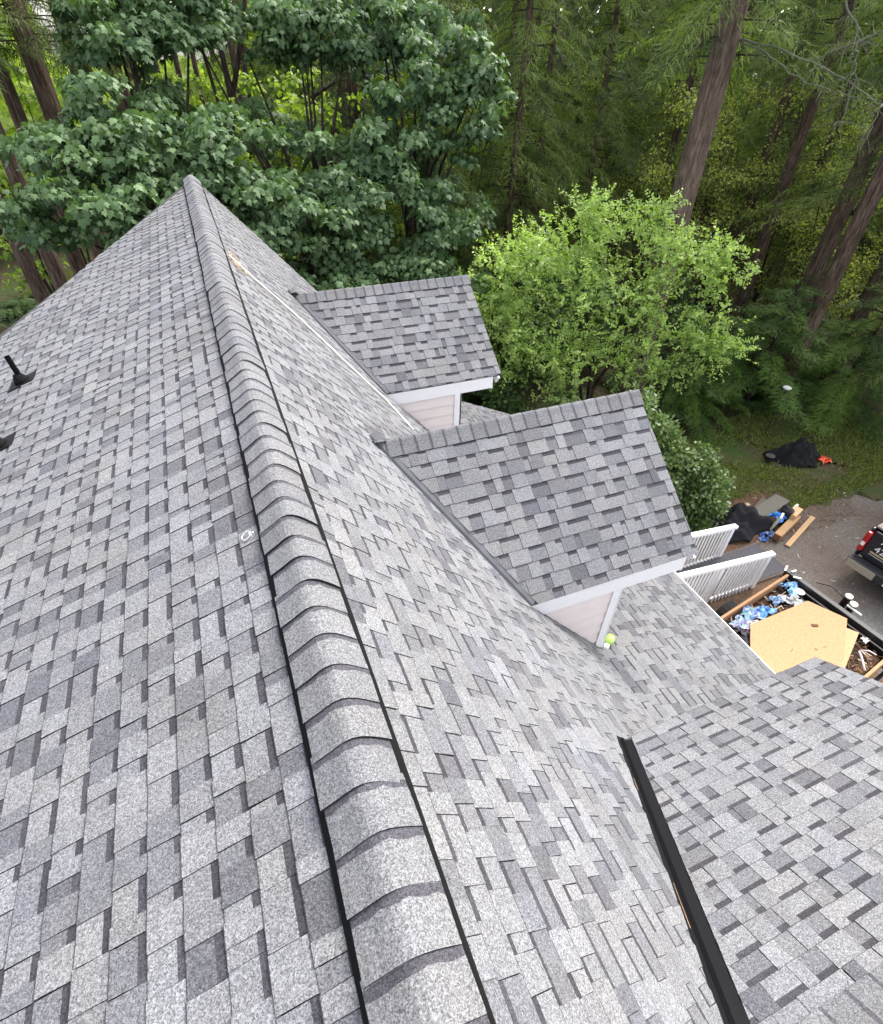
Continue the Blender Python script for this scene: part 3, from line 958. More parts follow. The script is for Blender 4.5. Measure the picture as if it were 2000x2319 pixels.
# the dense wood: firs behind, near ones first
rw = random.Random(77)
DEEP = []; RINGS = {}; NEAR = []
def far_enough(x, y, d=2.6): return all((x-a)**2+(y-b)**2 > d*d for a, b in DEEP)
for ring, (d0, d1, cnt) in enumerate(((20, 27, 10), (27, 36, 17), (36, 52, 32))):
    made = tries = 0
    while made < cnt and tries < 600:
        tries += 1
        az = math.radians(rw.uniform(-24, 74)); D = rw.uniform(d0, d1)
        if ring < 2 and az < math.radians(8): continue
        if ring == 0 and math.radians(38) < az < math.radians(60): continue
        if ring == 1 and math.radians(42) < az and made % 2: continue
        if ring == 2 and math.radians(-13) < az < math.radians(2): continue
        x, y = D*math.sin(az), D*math.cos(az)
        if not far_enough(x, y): continue
        DEEP.append((x, y)); made += 1; RINGS.setdefault(ring, []).append((x, y))
        cr, wo = random.Random(made+ring*50).choice(((C_B, W_B), (C_C, W_C), (C_D, W_D)))
        lab = ("dark fir with drooping olive boughs in the near row of the wood", "dark fir standing in the middle of the wood", "distant fir deep in the back of the wood")[ring]
        grp = ("near firs of the wood", "middle firs of the wood", "distant firs of the wood")[ring]
        ff = fir(x, y, rw.uniform(0.24, 0.42), cr, wo, lab, 17, BARK, grp, rw.uniform(0, 6.28), 300+made+ring*60, sc=rw.uniform(0.9, 1.25))
        if ring == 0: NEAR.append((math.atan2(x, y), ff))

for i_, (a_, ff) in enumerate(sorted(NEAR, key=lambda q: q[0])):
    ff["label"] = "dark fir with drooping olive boughs, %s from left in near row" % ("first", "second", "third", "fourth", "fifth", "sixth", "seventh", "eighth", "ninth", "tenth", "eleventh", "twelfth")[i_]

# ---------------------------------------------------------------- big-leaf maples
def bough_leaves(c, rad, n, rng, size, tpl, tone=(0.45, 0.22), flat=0.5, down=0.55, updir=0.8):
    """leaves on an umbrella-like shell hanging outward and down"""
    c = np.array(c); rad = np.array(rad)
    d = ball(n, rng, 0.8)
    r = rng.random(n)**0.35
    P = c+d*rad*r[:, None]
    P[:, 2] -= 0.22*rad[2]*((d[:, 0]**2+d[:, 1]**2)*r**2)
    P[:, 2] += rng.normal(size=n)*0.05
    outw = d*np.array([1, 1, 0.15])
    tip = outw*0.75+rng.normal(size=(n, 3))*0.45+np.array([0, 0, -down])
    nor = d*0.35+np.array([0, 0, updir])+rng.normal(size=(n, 3))*0.3
    S = rng.uniform(*size, n)
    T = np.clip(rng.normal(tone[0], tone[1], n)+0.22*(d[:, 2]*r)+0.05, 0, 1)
    V, F, nf = leaves(P, tip, nor, S, tpl)
    return V, F, nf, T
MB_L = [(-0.55, 15.8, 1.95, 1.15, 0.60), (0.95, 16.3, 2.75, 0.7, 0.4), (-0.82, 14.48, 0.55, 1.26, 0.68), (-2.26, 14.33, -0.12, 1.06, 0.67), (-0.33, 14.0, 0.11, 1.47, 0.78), (0.75, 13.98, -0.08, 1.12, 0.71), (-1.76, 13.39, -0.82, 1.62, 0.67), (-0.66, 12.99, -0.98, 1.07, 0.58), (-3.0, 14.66, -1.1, 0.71, 0.51), (-1.3, 13.9, -0.2, 1.3, 0.6), (0.3, 13.2, -0.75, 1.0, 0.55)]
MB_C = [(1.24, 13.44, -0.72, 1.03, 0.62), (2.18, 13.31, -1.22, 1.3, 0.54), (3.49, 14.57, -0.14, 1.25, 0.79), (3.75, 13.99, -0.74, 1.25, 0.57), (4.18, 16.46, 1.93, 1.03, 0.69), (3.08, 16.71, 1.9, 0.91, 0.57), (1.43, 12.91, -1.47, 0.84, 0.52), (3.11, 13.63, -1.55, 0.92, 0.46), (2.2, 13.0, -2.4, 1.3, 0.5), (3.6, 13.3, -2.6, 1.3, 0.5), (1.0, 12.8, -2.4, 1.0, 0.5), (2.8, 13.6, -3.8, 1.4, 0.6), (2.6, 13.9, -0.6, 0.9, 0.5)]
MB_R = [(4.57, 14.26, -0.32, 0.81, 0.69), (5.99, 14.81, 1.37, 1.01, 0.68), (6.04, 14.25, 0.32, 0.92, 0.81), (6.63, 14.53, 1.03, 0.57, 0.69), (5.56, 13.91, -1.01, 0.72, 0.6), (5.71, 15.99, 1.96, 1.39, 0.58), (5.49, 13.39, -1.44, 0.71, 0.59), (4.8, 13.4, -2.4, 1.1, 0.5), (5.6, 13.2, -3.0, 0.9, 0.5), (4.6, 13.8, -3.8, 1.4, 0.6), (5.2, 14.6, 0.9, 0.8, 0.5)]
def maple(x, y, boughs, label, seed, limbs_extra=()):
    rng = np.random.default_rng(seed); rnd = random.Random(seed)
    t = empty("maple_tree", (x, y, GZ), 0, label, "tree")
    put("trunk", trunk_mesh("trunk", 6.6, 0.20, 0.10, BARK3, 12, 0.2, seed), t)
    parts = []; lim = MB()
    allb = [(b[0], b[1], b[2], b[3], b[4], 1.0) for b in boughs]
    for k in range(9):      # the far side of the crown
        a = rnd.uniform(0, 6.28) if x > 0 else rnd.uniform(-0.3, 1.7); r = rnd.uniform(0.6, 2.6)
        allb.append((x+r*math.cos(a), y+0.8+abs(r*math.sin(a)), rnd.uniform(-2.2, 3.5), rnd.uniform(0.9, 1.3), 0.55, 0.5))
    for bx, by, bz, rx, rz, dn in allb:
        ns = int((7.2*rx*rx+5)*dn)+2
        base = rnd.uniform(-0.08, 0.12)
        for q in range(ns):
            a_ = rnd.uniform(0, 6.28); r_ = math.sqrt(rnd.random()); h_ = rnd.uniform(-0.9, 1.0)
            px = bx-x+rx*r_*math.cos(a_); py = by-y+rx*0.8*r_*math.sin(a_)
            pz = bz-GZ+rz*(h_*(1-0.55*r_*r_)-0.18*r_)
            sr = rnd.uniform(0.26, 0.50)
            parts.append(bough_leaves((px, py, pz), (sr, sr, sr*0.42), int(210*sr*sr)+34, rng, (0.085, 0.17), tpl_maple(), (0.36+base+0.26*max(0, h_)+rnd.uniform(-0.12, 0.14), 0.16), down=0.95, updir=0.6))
        z0 = rnd.uniform(2.8, 5.2)
        a = Vector((0, 0, z0)); e = Vector((bx-x, by-y, bz-GZ-0.1)); m_ = a.lerp(e, 0.5)+Vector((0, 0, 0.35))
        lim.tube([a, m_, e], [0.06, 0.04, 0.012], 6, (0.05, 0.04, 0.03), cap=False)
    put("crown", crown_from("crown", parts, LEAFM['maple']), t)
    new_obj("limbs", mesh_from("limbs", lim.v, lim.f, BARK3), t)
    return t
maple(-0.8, 15.6, MB_L, "blue green big leaf maple drooping over the roof peak", 401)
maple(2.9, 15.4, MB_C, "blue green maple with low hanging boughs right of the roof peak", 402)
maple(5.6, 15.8, MB_R, "blue green maple above the far dormer, rightmost of the maples", 403)
# forked bare stems in the pale gap
st = empty("forked_sapling", (1.35, 20.5, GZ), 0, "bare dark forked stems rising in front of the pale sky gap", "tree")
sb = MB()
for p in ([(0, 0, 0), (0.0, 0, 4), (0.05, 0, 6.6), (-0.15, 0, 8.4), (-0.5, 0, 10.6)], [(0.05, 0, 6.3), (0.35, 0, 7.6), (1.0, 0, 9.2), (1.4, 0, 10.6)], [(0.02, 0, 5.4), (0.8, 0, 6.6), (2.2, 0, 7.4), (3.4, 0, 8.0)], [(0.35, 0, 7.6), (0.3, 0, 8.8), (0.45, 0, 10.4)]):
    sb.tube(p, [0.10-0.018*i for i in range(len(p))], 7, (0.04, 0.03, 0.025))
new_obj("stems", mesh_from("stems", sb.v, sb.f, BARK3), st)

# ---------------------------------------------------------------- sunlit understorey behind the maples
def bush_mesh(name, blobs, n, size, tpl, mat, seed, tone=(0.5, 0.25), down=0.25, fill=0.5):
    rng = np.random.default_rng(seed); parts = []
    tot = sum(b[3]*b[3] for b in blobs)
    for (x, y, z, r, rz) in blobs:
        k = max(8, int(n*r*r/tot))
        d = ball(k, rng, 0.35)
        P = np.array([x, y, z])+d*np.array([r, r, rz])*(rng.random(k)**fill)[:, None]
        tip = d*0.6+rng.normal(size=(k, 3))*0.6+np.array([0, 0, -down])
        nor = d*0.5+np.array([0, 0, 0.6])+rng.normal(size=(k, 3))*0.5
        S = rng.uniform(*size, k)
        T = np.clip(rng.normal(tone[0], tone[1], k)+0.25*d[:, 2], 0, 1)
        V, F, nf = leaves(P, tip, nor, S, tpl); parts.append((V, F, nf, T))
    return crown_from(name, parts, mat)
rb = random.Random(9)
UNDER = []
for v in range(3):
    bl = [(rb.uniform(-1.3, 1.3), rb.uniform(-1.3, 1.3), rb.uniform(1.5, 8.4), rb.uniform(0.4, 0.95), rb.uniform(0.3, 0.55)) for _ in range(17)]
    UNDER.append((bush_mesh("crown", bl, 1000, (0.13, 0.26), tpl_oval(0.42), LEAFM['sunny'], 500+v, (0.45, 0.3), 0.5, 0.6), bl))
UNDER_R = []
LEAFM['olive'] = m_leaf("olive_understorey", (0.035, 0.06, 0.012), (0.30, 0.32, 0.085), 0.45, 0.6, 0.2)
for v in range(3):
    bl = [(rb.uniform(-1.7, 1.7), rb.uniform(-1.7, 1.7), rb.uniform(1.0, 8.6), rb.uniform(0.5, 1.1), rb.uniform(0.35, 0.8)) for _ in range(22)]
    UNDER_R.append((bush_mesh("crown", bl, 4200, (0.07, 0.15), tpl_oval(0.34), LEAFM['olive'], 520+v, (0.45, 0.32), 0.6, 0.7), bl))
def understorey(x, y, v, label, group, rz, s=1.0, src=None):
    t = empty("hazel_tree", (x, y, gh(x, y)), rz, label, "tree", group)
    me, bl = (src or UNDER)[v]
    c = put("crown", me, t); c.scale = (s, s, s)
    st_ = MB()
    for k in range(0, len(bl), 4):
        b = bl[k]; st_.tube([(0, 0, 0), (b[0]*0.3*s, b[1]*0.3*s, b[2]*0.5*s), (b[0]*s, b[1]*s, b[2]*s)], [0.05, 0.035, 0.012], 6, (0.05, 0.04, 0.03), cap=False)
    new_obj("stems", mesh_from("stems", st_.v, st_.f, BARK3), t)
ORD = ["first", "second", "third", "fourth", "fifth", "sixth", "seventh", "eighth", "ninth", "tenth", "eleventh", "twelfth", "thirteenth", "fourteenth", "fifteenth", "sixteenth", "seventeenth", "eighteenth", "nineteenth", "twentieth"]
def by_az(L): return sorted(L, key=lambda q: math.atan2(q[0], q[1]))
k = 0
for (x, y) in by_az(((2.2, 19.5), (4.6, 20.5), (6.8, 19.0), (3.4, 23.5), (7.2, 22.5), (9.4, 20.5), (1.2, 24.0), (-5.8, 25.5), (-4.9, 28.5), (-2.2, 31.0), (0.6, 31.5), (3.5, 30.5))):
    understorey(x, y, k % 3, "sunlit yellow green tree behind the dark maples, %s from the left of its group" % ORD[k], "sunlit understorey trees", k*1.1, 0.95); k += 1
j = 0
for (x, y) in by_az(((17.5, 20.0), (21.5, 15.0), (24.5, 17.5), (21.6, 12.6), (26.5, 12.0), (15.9, 17.4), (23.0, 22.5), (28, 16.5), (19.2, 17.8), (22.4, 17.6), (25.5, 14.6), (20.5, 21.5), (27.0, 20.0), (24.0, 10.6), (17.0, 23.5), (29.5, 13.2))):
    understorey(x, y, k % 3, "olive yellow understorey tree between right hand trunks, %s from the left of its group" % ORD[j], "sunlit trees of the right hand wood", k*1.1, 0.9, UNDER_R); k += 1; j += 1
# far sunlit thicket in the gap on the left, one mass
rng = np.random.default_rng(61)
n = 15000
az = np.radians(rng.uniform(-24, 12, n)); D = rng.uniform(38, 54, n)
P = np.stack([D*np.sin(az), D*np.cos(az), GZ+rng.random(n)**0.8*np.where((az > -0.13) & (az < 0.10), 8.0, 10.4)], 1)
V_, F_, nf = leaves(P, rng.normal(size=(n, 3))+np.array([0, 0, -0.4]), rng.normal(size=(n, 3))*0.6+np.array([0.3, -0.6, 0.6]), rng.uniform(0.35, 0.75, n), tpl_oval(0.4))
th = new_obj("thicket", crown_from("thicket", [(V_, F_, nf, np.clip(rng.normal(0.8, 0.25, n), 0, 1))], LEAFM['sunny'])); th["kind"] = "stuff"
# dark far wood behind everything on the right
n = 26000
az = np.radians(rng.uniform(6, 78, n)); D = rng.uniform(44, 66, n)
P = np.stack([D*np.sin(az), D*np.cos(az), GZ+rng.random(n)*15], 1)
V_, F_, nf = leaves(P, rng.normal(size=(n, 3))+np.array([0, 0, -0.9]), rng.normal(size=(n, 3))*0.6+np.array([-0.3, -0.6, 0.6]), rng.uniform(0.6, 1.3, n), tpl_oval(0.34))
th = new_obj("woodland", crown_from("woodland", [(V_, F_, nf, np.clip(rng.normal(0.5, 0.3, n), 0, 1))], LEAFM['deep'])); th["kind"] = "stuff"

# ---------------------------------------------------------------- light green tree beside the dormers
bt = empty("light_green_tree", (9.6, 11.6, GZ), 0, "light green small leaved tree beside the two far dormers", "tree")
rb = random.Random(21)
core = [(6.02, 12.61, -3.11, 0.9), (6.6, 12.5, -2.9, 1.0), (7.3, 12.6, -2.6, 1.1), (7.95, 12.68, -2.36, 1.0), (8.6, 12.6, -2.0, 1.0), (9.4, 12.6, -1.75, 0.85), (10.1, 11.9, -1.7, 0.9), (10.6, 11.2, -2.0, 0.95), (11.02, 10.83, -2.2, 0.9), (11.6, 10.2, -2.5, 0.85), (9.3, 11.1, -2.9, 1.2), (8.2, 11.7, -3.1, 1.2), (10.4, 10.4, -3.1, 1.0), (11.2, 9.8, -3.4, 0.8), (6.9, 11.7, -3.9, 0.8), (7.6, 10.9, -4.3, 0.8), (7.8, 10.5, -4.9, 0.55), (9.9, 10.0, -3.9, 0.7), (10.7, 9.8, -4.0, 0.6), (8.9, 10.7, -3.7, 0.7), (8.3, 10.9, -4.4, 0.7), (7.2, 11.3, -4.6, 0.7), (6.6, 12.0, -4.2, 0.7), (9.2, 10.2, -4.6, 0.45), (10.3, 9.9, -4.6, 0.5), (11.0, 9.5, -4.1, 0.6), (8.6, 11.6, -4.2, 0.8), (10.0, 11.0, -4.0, 0.8), (9.3, 13.2, -2.4, 1.2), (7.6, 13.6, -3.0, 1.2), (10.9, 12.3, -2.6, 1.1)]
bl = []
for x, y, z, r in core:
    for k in range(9):
        a = rb.uniform(0, 6.28); q = r*rb.uniform(0.15, 1.25)
        rr = r*rb.uniform(0.16, 0.36)
        bl.append((x-9.6+q*math.cos(a), y-11.6+q*math.sin(a), z-GZ+rb.uniform(-0.45, 0.5), rr, rr*rb.uniform(0.6, 1.0)))
rg = np.random.default_rng(71)
P, T, NN, S, TN = [], [], [], [], []
core += [(6.3, 12.2, -2.35, 0.45), (8.9, 12.4, -1.25, 0.5), (10.1, 11.6, -1.15, 0.45), (11.5, 10.4, -1.85, 0.45), (5.6, 12.5, -3.3, 0.4), (7.4, 12.3, -1.85, 0.45), (6.4, 11.4, -4.5, 0.45), (11.6, 9.2, -3.9, 0.4)]
for x, y, z, r in core:
    for k in range(int(80*r*r)+30):
        d = unit(rg.normal(size=(1, 3)))[0]
        tx, ty, tz = x+d[0]*r, y+d[1]*r, z+d[2]*r
        if math.sin(tx*2.9+0.7)*math.sin(ty*2.6+1.9)+0.8*math.sin(tz*3.7+tx*1.3) < -0.45: continue
        q = r*rg.random()**0.5*rg.uniform(0.85, 1.12)
        base = np.array([x-9.6, y-11.6, z-GZ])+d*np.array([q, q, q*0.75])
        sh = d*np.array([0.8, 0.8, 0.5])+rg.normal(size=3)*0.45+np.array([0, 0, 0.22])
        sh /= np.linalg.norm(sh)
        L = rg.uniform(0.18, 0.62); nl = int(L*26)+4
        sd2 = np.cross(sh, rg.normal(size=3)); sd2 /= np.linalg.norm(sd2)
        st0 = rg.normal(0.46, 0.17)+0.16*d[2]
        for j in range(nl):
            t = (j+0.5)/nl
            P.append(base+sh*L*t-np.array([0, 0, 0.10*L*t*t])+rg.normal(size=3)*0.012)
            T.append(sh*0.6+sd2*(1 if j % 2 else -1)*0.9+rg.normal(size=3)*0.3+np.array([0, 0, -0.15]))
            NN.append(np.array([0, 0, 0.8])+rg.normal(size=3)*0.45)
            S.append(rg.uniform(0.055, 0.115)*(1.1-0.35*t)); TN.append(st0+0.22*t+rg.normal()*0.08)
V_, F_, nf = leaves(np.array(P), np.array(T), np.array(NN), np.array(S), tpl_oval(0.36))
put("crown", crown_from("crown", [(V_, F_, nf, np.clip(np.array(TN), 0, 1))], LEAFM['bright']), bt)
tb = MB()
for p, r in (([(0, 0, 0), (-0.3, -0.3, 1.6), (-0.1, -0.6, 2.6), (0.3, -0.8, 3.6), (0.9, -0.9, 4.6)], 0.06), ([(-0.1, -0.1, 0), (-0.9, -0.5, 1.8), (-1.5, -0.3, 3.2), (-2.3, 0.4, 4.4)], 0.055), ([(0, 0.1, 0), (0.1, 0.5, 2.2), (-0.4, 0.9, 4.0), (-0.6, 1.0, 5.2)], 0.06), ([(0.1, 0, 0), (0.9, -0.4, 2.2), (1.5, -1.0, 3.6), (2.1, -1.6, 4.2)], 0.05)):
    tb.tube(p, [r*(1-0.75*i/(len(p)-1)) for i in range(len(p))], 8, (0.05, 0.04, 0.03))
new_obj("trunk", mesh_from("trunk", tb.v, tb.f, BARK3, None, True), bt)

# laurel beside the near dormer
lt = empty("laurel_shrub", (9.1, 7.2, GZ), 0, "rounded grey green laurel shrub beside the nearer dormer", "shrub")
bl = []
for k in range(170):
    f = rb.random(); top = -3.75-2.0*f
    x, y = 7.75+1.8*f+rb.gauss(0, 0.26), 8.25-1.6*f+rb.gauss(0, 0.26)
    bl.append((x-9.1, y-7.2, rb.uniform(0.15, top-GZ), rb.uniform(0.22, 0.40), rb.uniform(0.2, 0.32)))
put("crown", bush_mesh("crown", bl, 26000, (0.07, 0.13), tpl_oval(0.30), LEAFM['laurel'], 72, (0.5, 0.26), -0.1, 0.4), lt)
tb = MB()
for k in range(6):
    a = k*1.05; tb.tube([(0, 0, 0), (0.25*math.cos(a), 0.25*math.sin(a), 1.2), (0.35*math.cos(a)-0.4, 0.3*math.sin(a)+0.3, 2.0)], [0.04, 0.03, 0.01], 6, (0.05, 0.04, 0.03))
new_obj("stems", mesh_from("stems", tb.v, tb.f, BARK3), lt)

# spreading young cedars on the right
C_E, W_E = conifer_crown("crown", 0.35, 3.9, 46, 2.6, 0.5, LEAFM['cedar'], 105, 0.36, (0.08, 0.17), 0.52, 2.2, 0.22, 0.25)
W_E = mesh_from("boughs", W_E.v, W_E.f, BARK3)
ced = []
for i, (x, y, s, zs, lab) in enumerate(((15.6, 11.1, 1.35, 1.0, "young cedar with broad layered boughs below the mossy trunk"), (18.6, 10.1, 1.35, 1.0, "young cedar with drooping boughs at the right edge above the lawn"), (13.2, 11.6, 0.8, 0.8, "smaller cedar tucked behind the light green tree"), (18.2, 12.4, 1.1, 1.0, "shaded cedar behind the layered cedar boughs"))):
    t = empty("young_cedar", (x, y, gh(x, y)), i*1.9, lab, "tree")
    put("trunk", trunk_mesh("trunk", 4.0, 0.09, 0.02, BARK3, 8, 0.05, 600+i), t)
    c = put("crown", C_E, t); c.scale = (s, s, zs)
    c = put("boughs", W_E, t); c.scale = (s, s, zs)

# ferns and low bushes at the foot of the wood
fr = np.random.default_rng(81)
def fern_mesh(seed):
    rng = np.random.default_rng(seed); P, T, NN, S, TN = [], [], [], [], []
    for k in range(12):
        a = rng.uniform(0, 6.28); L = rng.uniform(0.6, 1.0); d = np.array([math.cos(a), math.sin(a), 0]); sd_ = np.array([-d[1], d[0], 0])
        for t in np.linspace(0.12, 1, 11):
            base = d*L*t+np.array([0, 0, 0.75*L*t*(1.25-t)])
            for s in (-1, 1):
                P.append(base); T.append(sd_*s+d*0.5+np.array([0, 0, -0.2])); NN.append(np.array([0, 0, 1.0])+d*0.2); S.append(0.30*(1.05-t)+0.05); TN.append(np.clip(0.5+rng.normal()*0.2, 0, 1))
    V, F, nf = leaves(np.array(P), np.array(T), np.array(NN), np.array(S), tpl_oval(0.2))
    return crown_from("fronds", [(V, F, nf, np.array(TN))], LEAFM['fern'])
FERNS = [fern_mesh(90+i) for i in range(3)]
pts = []
for k in range(230):
    for _ in range(40):
        a = math.radians(rb.uniform(-22, 60) if k < 140 else rb.uniform(-20, -6)); D = rb.uniform(14.5, 31)
        x, y = D*math.sin(a), D*math.cos(a)
        if 8.3 < x < 21 and y < 11: continue
        if y < 13.0 and x < 7: continue
        break
    t = empty("fern", (x, y, gh(x, y)), rb.uniform(0, 6.28), "green fern growing on the shaded woodland floor", "fern", "ferns of the woodland floor")
    c = put("fronds", FERNS[k % 3], t); s = rb.uniform(0.8, 1.6); c.scale = (s, s, s)
bl0 = [(rb.uniform(-0.9, 0.9), rb.uniform(-0.9, 0.9), rb.uniform(0.2, 1.6), rb.uniform(0.3, 0.55), rb.uniform(0.25, 0.4)) for _ in range(16)]
SB = bush_mesh("foliage", bl0, 2600, (0.07, 0.13), tpl_oval(0.4), LEAFM['fern'], 95, (0.4, 0.25), 0.2, 0.5)
for i_, (x, y, s) in enumerate(by_az(((-4.2, 14.5, 1.3), (-2.6, 13.0, 1.2), (-5.6, 15.5, 1.5), (-3.4, 16.8, 1.5), (-1.0, 14.2, 1.3), (1.2, 14.6, 1.3), (3.0, 13.4, 1.4), (5.0, 13.2, 1.4), (6.6, 14.6, 1.6), (8.2, 15.2, 1.6), (10.0, 16.0, 1.6), (-6.4, 18.8, 1.7), (6.4, 10.9, 1.1), (7.4, 9.8, 1.0), (8.4, 17.6, 1.8), (12.2, 16.4, 1.7), (14.5, 14.6, 1.5), (-4.8, 12.0, 1.1)))):
    t = empty("undergrowth_bush", (x, y, gh(x, y)), rb.uniform(0, 6.28), "low dark green bush in the shade below the trees, %s from the left" % ORD[i_], "bush", "low bushes under the trees")
    c = put("foliage", SB, t); c.scale = (s, s, s)

# grass blades over the lawn, one mass
rng = np.random.default_rng(83)
n = 80000
P = np.stack([rng.uniform(8.6, 21, n), rng.uniform(5.4, 11.5, n), np.full(n, GZ)], 1)
def inpoly(x, y, poly):
    ins = np.zeros(len(x), bool); m = len(poly); j = m-1
    for i in range(m):
        xi, yi = poly[i]; xj, yj = poly[j]
        ins ^= ((yi > y) != (yj > y)) & (x < (xj-xi)*(y-yi)/(yj-yi+1e-12)+xi); j = i
    return ins
dens = 0.5+0.5*np.sin(P[:, 0]*1.7+np.sin(P[:, 1]*2.3)*1.4)*np.cos(P[:, 1]*1.3+P[:, 0]*0.6)
keep = inpoly(P[:, 0], P[:, 1], LAWN) & (rng.random(n) < 0.04+0.96*np.clip(1.5*dens-0.3, 0, 1)) & ~(((P[:, 0]-10.6)**2/3.4+(P[:, 1]-6.5)**2/0.7) < 1) & (P[:, 1] > 6.35)
P = P[keep]; n = len(P)
V_, F_, nf = leaves(P, rng.normal(size=(n, 3))*np.array([0.7, 0.7, 0.1])+np.array([0, 0, 0.8]), rng.normal(size=(n, 3)), rng.uniform(0.06, 0.16, n), tpl_oval(0.12))
gr = new_obj("grass", crown_from("grass", [(V_, F_, nf, np.clip(rng.normal(0.42, 0.25, n), 0, 1))], LEAFM['grass'])); gr["kind"] = "stuff"
# ---------------------------------------------------------------- small things on the roof
def thing_mb(name, mb, mat, label, cat, group=None, smooth=False):
    return tag(mb.build(name, mat, None, smooth), label, cat, group)
b = MB()
rp = [(0.18, 6.93), (0.36, 6.85), (0.62, 6.80), (0.85, 6.75), (1.11, 6.58), (1.33, 6.43), (1.72, 6.19), (1.88, 5.86), (1.93, 5.74)]
b.tube([(x, y, -TR*x+0.036) for x, y in rp], 0.012, 6, (0.72, 0.66, 0.58))
thing_mb("rope", b, MAT['matte'], "pale tan rope lying down the steep slope to the far dormer", "rope", smooth=True)
def needles(name, c, n, rx, ry, nrm, cols, label, cat, seed, L=(0.03, 0.09), th=0.0025, hz=0.03):
    rnd = random.Random(seed); b = MB()
    c = Vector(c); nrm = Vector(nrm).normalized()
    u = Vector((0, 1, 0)); v = nrm.cross(u).normalized()
    for k in range(n):
        p = c+u*rnd.gauss(0, ry)+v*rnd.gauss(0, rx)+nrm*rnd.uniform(0.0, hz)
        d = (u*rnd.uniform(-1, 1)+v*rnd.uniform(-1, 1)+nrm*rnd.uniform(-0.25, 0.25)).normalized()*rnd.uniform(*L)/2
        b.bar(p-d, p+d, th*rnd.uniform(1, 2.5), th, nrm, rnd.choice(cols))
    o = b.build(name, MAT['matte'])
    return tag(o, label, cat)
TAN = [(0.55, 0.42, 0.28), (0.42, 0.28, 0.16), (0.65, 0.55, 0.42), (0.3, 0.2, 0.12)]
needles("needle_clump", (0.24, 6.92, -TR*0.24+0.02), 90, 0.07, 0.16, (TR, 0, 1), TAN, "clump of dry tan needles caught at the upper end of the rope", "needles", 31)
def anchor(x, y, rz, label):
    t = empty("roof_anchor", (x, y, lz(x)+0.014), rz, label, "anchor", "metal ring anchors near the ridge")
    p = MB(); p.box((0.012, -0.016, -0.001), (0.062, 0.016, 0.003)); p.tube([(0.03, 0, 0.002), (0.03, 0, 0.007)], 0.006, 8)
    new_obj("plate", mesh_from("plate", p.v, p.f, MAT['steel']), t)
    r = MB()
    pts = [(-0.008+0.022*math.cos(a), 0.019*math.sin(a), 0.010+0.012*math.cos(a)) for a in np.linspace(0, 2*math.pi, 17)]
    r.tube(pts, 0.0036, 7, cap=False)
    new_obj("ring", mesh_from("ring", r.v, r.f, MAT['steel'], None, True), t)
MAT['steel'] = m_plain("galvanised_steel", (0.62, 0.62, 0.62), 0.3, 0.5, 0, 0, 0.8)
anchor(-0.185, 2.06, 0.5, "silvery ring anchor on the left slope beside the ridge cap, nearer one")
anchor(-0.19, 7.62, 0.3, "small silvery ring anchor beside the far end of the ridge cap")
# lime bottle at the dormer corner
bt_ = empty("bottle", (3.16, 2.68, ZB-MP*0.16+0.05), 0.6, "lime green plastic bottle with white cap lying by the nearer dormer corner", "bottle")
mb = MB(); mb.tube([(0.10, 0, 0.0), (0.085, 0, 0), (0.03, 0, 0.0), (-0.02, 0, 0), (-0.045, 0, 0)], [0.02, 0.046, 0.056, 0.043, 0.02], 16, (0.30, 0.46, 0.10))
new_obj("body", mesh_from("body", mb.v, mb.f, MAT['plastic'], mb.c, True), bt_)
mb = MB(); mb.tube([(-0.04, 0, 0), (-0.065, 0, -0.01), (-0.10, 0, -0.02)], [0.03, 0.032, 0.026], 12, (0.75, 0.78, 0.76))
new_obj("cap", mesh_from("cap", mb.v, mb.f, MAT['plastic'], mb.c, True), bt_)

# ---------------------------------------------------------------- ramp and railings
mb = MB(); mb.box((5.4, 4.80, GZ+0.03), (10.46, 5.71, GZ+0.105), (0.075, 0.073, 0.078))
rampo = empty("ramp", (8, 5.25, GZ), 0, "dark grey mat covered walkway ramp between the two white railings", "ramp")
o = mb.build("deck_mat", MAT['matte']); o.parent = rampo; o.matrix_parent_inverse = Matrix.Translation(-rampo.location)
mb = MB(); mb.box((5.4, 4.78, GZ), (10.44, 4.80-0.002, GZ+0.09), (0.2, 0.14, 0.1)); mb.box((5.4, 5.712, GZ), (10.44, 5.73, GZ+0.09), (0.2, 0.14, 0.1))
o = mb.build("rim_board", MAT['wood']); o.parent = rampo; o.matrix_parent_inverse = Matrix.Translation(-rampo.location)
def railing(x0, x1, y, posts, label, zend):
    t = empty("railing", (x1, y, GZ), 0, label, "railing", "white railings of the ramp")
    ztop = lambda x: zend+0.115*(x1-x)-GZ
    b = MB()
    b.bar((x0-x1, 0, ztop(x0)), (0.06, 0, ztop(x1+0.06)), 0.115, 0.075, (0, 0, 1), (0.8, 0.8, 0.8))
    bevel(new_obj("top_rail", mesh_from("top_rail", b.v, b.f, MAT['white']), t), 0.008)
    b = MB(); b.bar((x0-x1, 0, 0.10), (0.0, 0, 0.10), 0.04, 0.05, (0, 0, 1))
    new_obj("bottom_rail", mesh_from("bottom_rail", b.v, b.f, MAT['white']), t)
    for p in posts:
        b = MB(); b.box((p-x1-0.05, -0.05, -0.02), (p-x1+0.05, 0.05, ztop(p)-0.035))
        bevel(new_obj("post", mesh_from("post", b.v, b.f, MAT['white']), t), 0.006, 1)
    x = x0+0.06
    while x < x1-0.1:
        if all(abs(x-p) > 0.085 for p in posts):
            b = MB(); b.box((x-x1-0.018, -0.042, -0.03), (x-x1+0.018, -0.0205, ztop(x)-0.035))
            new_obj("baluster", mesh_from("baluster", b.v, b.f, MAT['white']), t)
        x += 0.098
